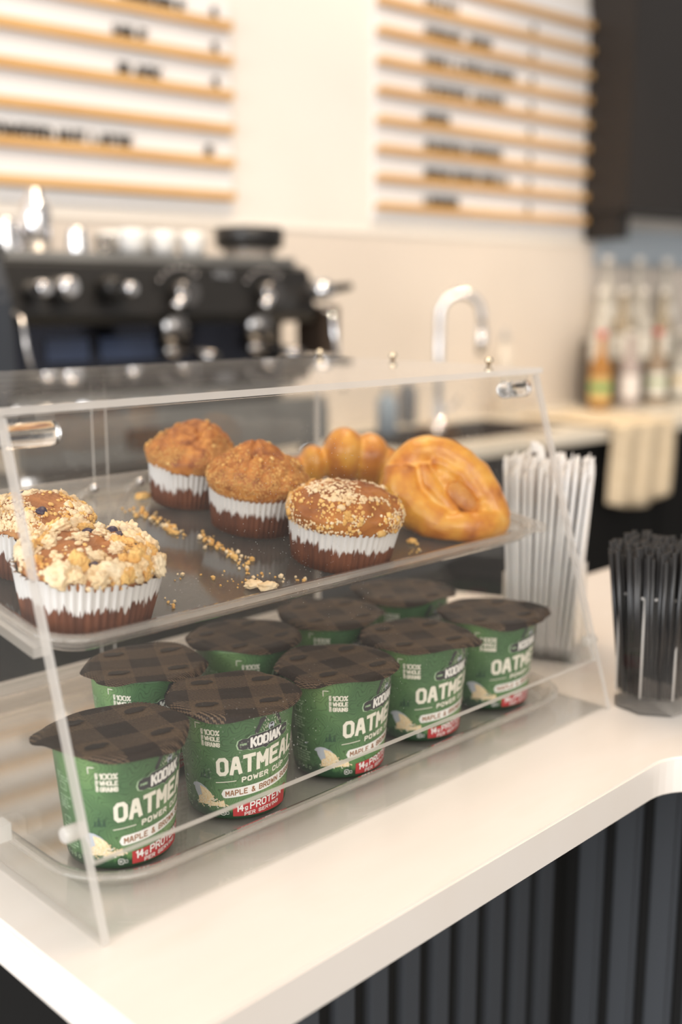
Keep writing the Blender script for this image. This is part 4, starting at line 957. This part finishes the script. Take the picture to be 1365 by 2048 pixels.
for k, (x0_, x1_) in enumerate(((1.15, 1.255), (1.285, 1.44))):  # thin blue plates standing in for blue reflections on the splash panel
    g_ = NB(); box(g_, x0_, x1_, MD + .195, MD + .1995, z_(.235), z_(.285), 0, .001); link('blue_reflection', g_, mat('reflection_blue', (.10, .14, .26), .3), em)
g_ = NB()
text(g_, lambda u_, v_, o_: Vector((1.478 + u_, MD + .018 + .26 * v_ - o_, z_(.418) + v_)), 'NBS', 0, 0, .05, .017, .0035, 0, .001); link('badge_lettering', g_, CHROME, em)

TOPZ = .4562
def topitem(name, lab, cat, a, d, prof, m_, seg=28, group=None, parts=()):
    t_ = thing(name, lab, cat, BK(a, d, TOPZ), 0, group)
    b_ = NB(); lathe(b_, prof, seg); link('body', b_, m_, t_)
    for (nm, pf, mt) in parts:
        b_ = NB(); lathe(b_, pf, seg); link(nm, b_, mt, t_)
    return t_
def pitcher(h, r): return [(r, 0), (r * 1.04, h * .1), (r, h * .55), (r * .82, h * .85), (r * .9, h), (r * .86, h), (r * .78, h * .84), (r * .9, h * .5)]
topitem('cocktail_shaker', 'tall bright metal shaker standing on the espresso machine', 'shaker', 1.108, MD + .13, [(.026, 0), (.032, .06), (.033, .088), (.026, .115), (.017, .122), (.016, .138), (.008, .142)], CHROME)
topitem('milk_pitcher', 'small steel pitcher right of the tall shaker on the machine', 'pitcher', 1.185, MD + .10, pitcher(.062, .024), CHROME)
for k, (a, d, h) in enumerate(((.962, .15, .09), (1.032, .115, .075), (1.033, .20, .085), (1.10, .22, .07), (.962, .25, .10))):
    topitem('milk_pitcher', ['steel pitcher at the far left on the machine top', 'short steel pitcher left of the tall shaker, in front', 'steel pitcher behind the short one left of the shaker', 'steel pitcher half hidden behind the tall shaker', 'steel pitcher cut by the left frame edge above the machine'][k], 'pitcher', a, MD + d, pitcher(h, .025), CHROME)
for k in range(5):
    a = 1.32 + (k % 3) * .078; d = MD + (.10 if k < 3 else .19)
    topitem('white_cup', ['white cup at the left of the front row on the machine', 'white cup in the middle of the front row on the machine', 'white cup at the right of the front row on the machine', 'white cup behind the left one on the machine top', 'white cup behind the middle one on the machine top'][k], 'cup', a, d,
            [(.022, 0), (.026, .004), (.031, .052), (.033, .064), (.031, .064), (.027, .01)], WHITEC, group='white cups on the espresso machine')
topitem('shot_glass', 'clear shot glass between the pitcher and the white cups', 'glass', 1.262, MD + .12, [(.016, 0), (.020, .05), (.018, .05), (.014, .006)], GLASS)
topitem('lidded_jar', 'round clear jar with a black lid at the right end of the machine top', 'jar', 1.672, MD + .14, [(.058, 0), (.062, .004), (.062, .036), (.062, .040)], mat('smoky_plastic', (.70, .62, .54), .1, 0, Transmission_Weight=.55), 36,
        parts=(('lid', [(.074, .034), (.082, .040), (.084, .076), (.080, .084), (.020, .090)], BLACK), ('lid_clip', [(.012, .04), (.012, .06)], CHROME)))

# ------------------------------------------------------------------ menu boards
M_bd = mat('board_white', (.84, .84, .85), .45); M_rail = noisy('oak_rail', [(.3, (.60, .35, .13)), (.7, (.72, .45, .19))], 20, .5, stretch=(.2, 1, 1))
M_ltr = mat('letter_black', (.03, .028, .026), .5)
def board(lab, a0, a1, z0, pitch, n_, rows):
    b = thing('menu_board', lab, 'menu board', (0, 0, 0)); bkobj(b)
    top_z = z0 + pitch * (n_ - 1) + .06
    bm = NB(); box(bm, a0, a1, 2.598, 2.609, z0 - .045, top_z, 0, .001); link('backing', bm, M_bd, b)
    for k in range(n_):
        z = z0 + pitch * k
        bm = NB(); box(bm, a0 + .004, a1 - .004, 2.578, 2.598, z - .0085, z + .0085, 0, .001); box(bm, a0 + .004, a1 - .004, 2.574, 2.578, z - .0085, z + .014); link('rail', bm, M_rail, b)
    for (k, a, w, s) in rows:
        bm = NB(); z = z0 + pitch * k + .009
        text(bm, lambda u_, v_, o_: Vector((a + u_, 2.5875 - o_, z + v_)), s, 0, 0, w, .036, .0085, 0, .001, 1.5, .003)
        link('lettering', bm, M_ltr, b)
board('letter board of coffee drinks above the espresso machine, left of the bare wall', .62, 1.926, .652, .0895, 6,
      [(1, 1.20, .40, 'TOASTED NUT LATTE'), (1, 1.83, .025, '6'), (3, 1.565, .13, 'BLACK'), (3, 1.86, .02, '5'), (4, 1.555, .10, 'HALF'), (4, 1.86, .02, '5'), (5, 1.575, .20, 'DRINKABLE'), (5, 1.86, .02, '5')])
rr = [(0, 2.70, .165, 'LAVENDER'), (1, 2.70, .42, 'BROWN SUGAR VANILLA'), (2, 2.70, .40, 'PUMPKIN CARAMEL'), (3, 2.69, .125, 'MOCHA'), (4, 2.69, .42, 'TOFFEE HAZEL'), (5, 2.69, .45, 'VANILLA BEAN SUGAR'), (6, 2.69, .33, 'CARAMEL SPICE'), (7, 2.69, .15, 'CHAI')]
rr += [(k, 3.225, .02, '1') for k in range(8)]
board('letter board of flavours on the right of the wall, beside the black cabinet', 2.478, 3.585, .658, .0866, 9, rr)

# ------------------------------------------------------------------ right-hand side
bm = NB(); box(bm, 3.575, 4.74, 2.40, 2.604, .69, 1.75, 0, .002); box(bm, 3.600, 3.665, 2.45, 2.604, .592, .69)
o = link('black_wall_cabinet', bm, mat('black_laminate', (.014, .010, .008), .5)); bkobj(o); tag(o, 'black wall cabinet hanging at the upper right above the bottles', 'cabinet')
bm = NB(); box(bm, 3.67, 4.74, 2.58, 2.604, .50, .64, 0, .002); o = link('grey_shelf_panel', bm, mat('blue_grey_panel', (.40, .46, .52), .4)); bkobj(o); tag(o, 'pale blue grey panel on the wall under the black cabinet', 'panel')
bm = NB(); box(bm, 3.47, 4.5, 2.42, 2.49, ZC, .11, 0, .003); box(bm, 3.56, 4.5, 2.492, 2.57, ZC, .21, 0, .003); o = link('bottle_riser', bm, mat('riser_wood', (.10, .08, .06), .5)); bkobj(o); tag(o, 'wooden riser lifting the rear syrup bottles on the back counter', 'riser')
def bottle(a, d, z, h, r, liquid, labelc, cap, lab, stripe=None):
    t_ = thing('syrup_bottle', lab, 'bottle', BK(a, d, z), 0, 'syrup bottles on the back counter')
    sh = [(r * .9, 0), (r, h * .02), (r, h * .50), (r * .9, h * .58), (r * .42, h * .70), (r * .36, h * .92)]
    b_ = NB(); lathe(b_, sh, 24); m_ = mat('bottle_glass', liquid, .08, 0, Transmission_Weight=.45, IOR=1.3); link('glass_body', b_, m_, t_)
    b_ = NB(); lathe(b_, [(r * 1.012, h * .12), (r * 1.012, h * .42)], 24, cap0=False, cap1=False); pl = link('paper_label', b_, mat('bottle_label', labelc, .5), t_)
    if stripe:
        b_ = NB(); lathe(b_, [(r * 1.02, h * .24), (r * 1.02, h * .34)], 24, cap0=False, cap1=False); link('label_band', b_, mat('label_stripe', stripe, .5), pl)
    b_ = NB(); lathe(b_, [(r * .42, h * .92), (r * .42, h)], 16); link('cap', b_, mat('bottle_cap', cap, .4), t_)
amb, clr, cr_ = (.62, .30, .08), (.78, .74, .66), (.60, .50, .36)
fr = [(3.42, amb, (.60, .42, .16), (.65, .12, .10), (.12, .32, .10), 'amber syrup bottle with a red cap, leftmost of the front row'),
      (3.605, (.72, .60, .56), (.80, .74, .70), (.75, .70, .64), None, 'pinkish syrup bottle second in the front row'),
      (3.79, (.55, .42, .30), (.80, .78, .70), (.60, .10, .09), (.40, .45, .28), 'syrup bottle with a red cap and white label, third in front'),
      (3.96, clr, (.82, .78, .68), (.75, .7, .62), (.62, .5, .3), 'pale syrup bottle at the right end of the front row')]
for a, lq, lb, cp, stp, lab in fr: bottle(a, 2.375, ZC, .285, .040, lq, lb, cp, lab, stp)
for k, (a, lq) in enumerate(((3.52, clr), (3.66, cr_), (3.80, clr), (3.94, cr_))):
    bottle(a, 2.4515, .1102, .30, .038, lq, (.80, .77, .70), (.82, .78, .72), ['leftmost clear bottle of the middle row on the riser', 'tan bottle second in the middle row on the riser', 'clear bottle third in the middle row on the riser', 'tan bottle at the right end of the middle row'][k])
for k, a in enumerate((3.66, 3.87, 4.07)):
    bottle(a, 2.530, .2102, .320, .040, clr, (.80, .78, .72), (.84, .80, .74), ['tall white capped bottle, left of the rear row', 'tall white capped bottle, middle of the rear row', 'tall white capped bottle, right of the rear row'][k])
# towel over the counter edge
TA, TWD = 2.925, .345
bm = NB(); nx, ny = 40, 40
path = [(2.36, ZC + .004), (2.20, ZC + .006), (2.04, ZC + .006), (1.994, ZC + .003), (1.988, ZC - .02), (1.986, ZC - .12), (1.984, ZC - .20), (1.984, ZC - .235)]
sp_ = smoothpath([(0, p[0], p[1]) for p in path], ny); grid = []
for i in range(nx + 1):
    s = i / nx; row = []
    for j, p in enumerate(sp_):
        f = j / ny; fold = .010 * math.sin(s * 17 + f * 1.5) * min(1, max(0, f - .4) * 3)
        zz = p.z + .004 * abs(math.sin(s * 9 + j * .3)) * (f < .5) - (.03 * math.sin(s * PI) if f > .98 else 0)
        row.append(bm.verts.new((TA + s * TWD + .01 * math.sin(f * 5), min(p.y, 9) + fold - .012 * (f > .4), zz)))
    grid.append(row)
for i in range(nx):
    for j in range(ny): bm.faces.new((grid[i][j], grid[i + 1][j], grid[i + 1][j + 1], grid[i][j + 1])).smooth = True
o = link('bar_towel', bm, noisy('towel_cloth', [(.3, (.66, .53, .36)), (.7, (.74, .62, .45))], 40, .85, .4, 300)); bkobj(o)
md = o.modifiers.new('thickness', 'SOLIDIFY'); md.thickness = .004
tag(o, 'beige cloth towel hanging over the back counter edge below the bottles', 'towel')
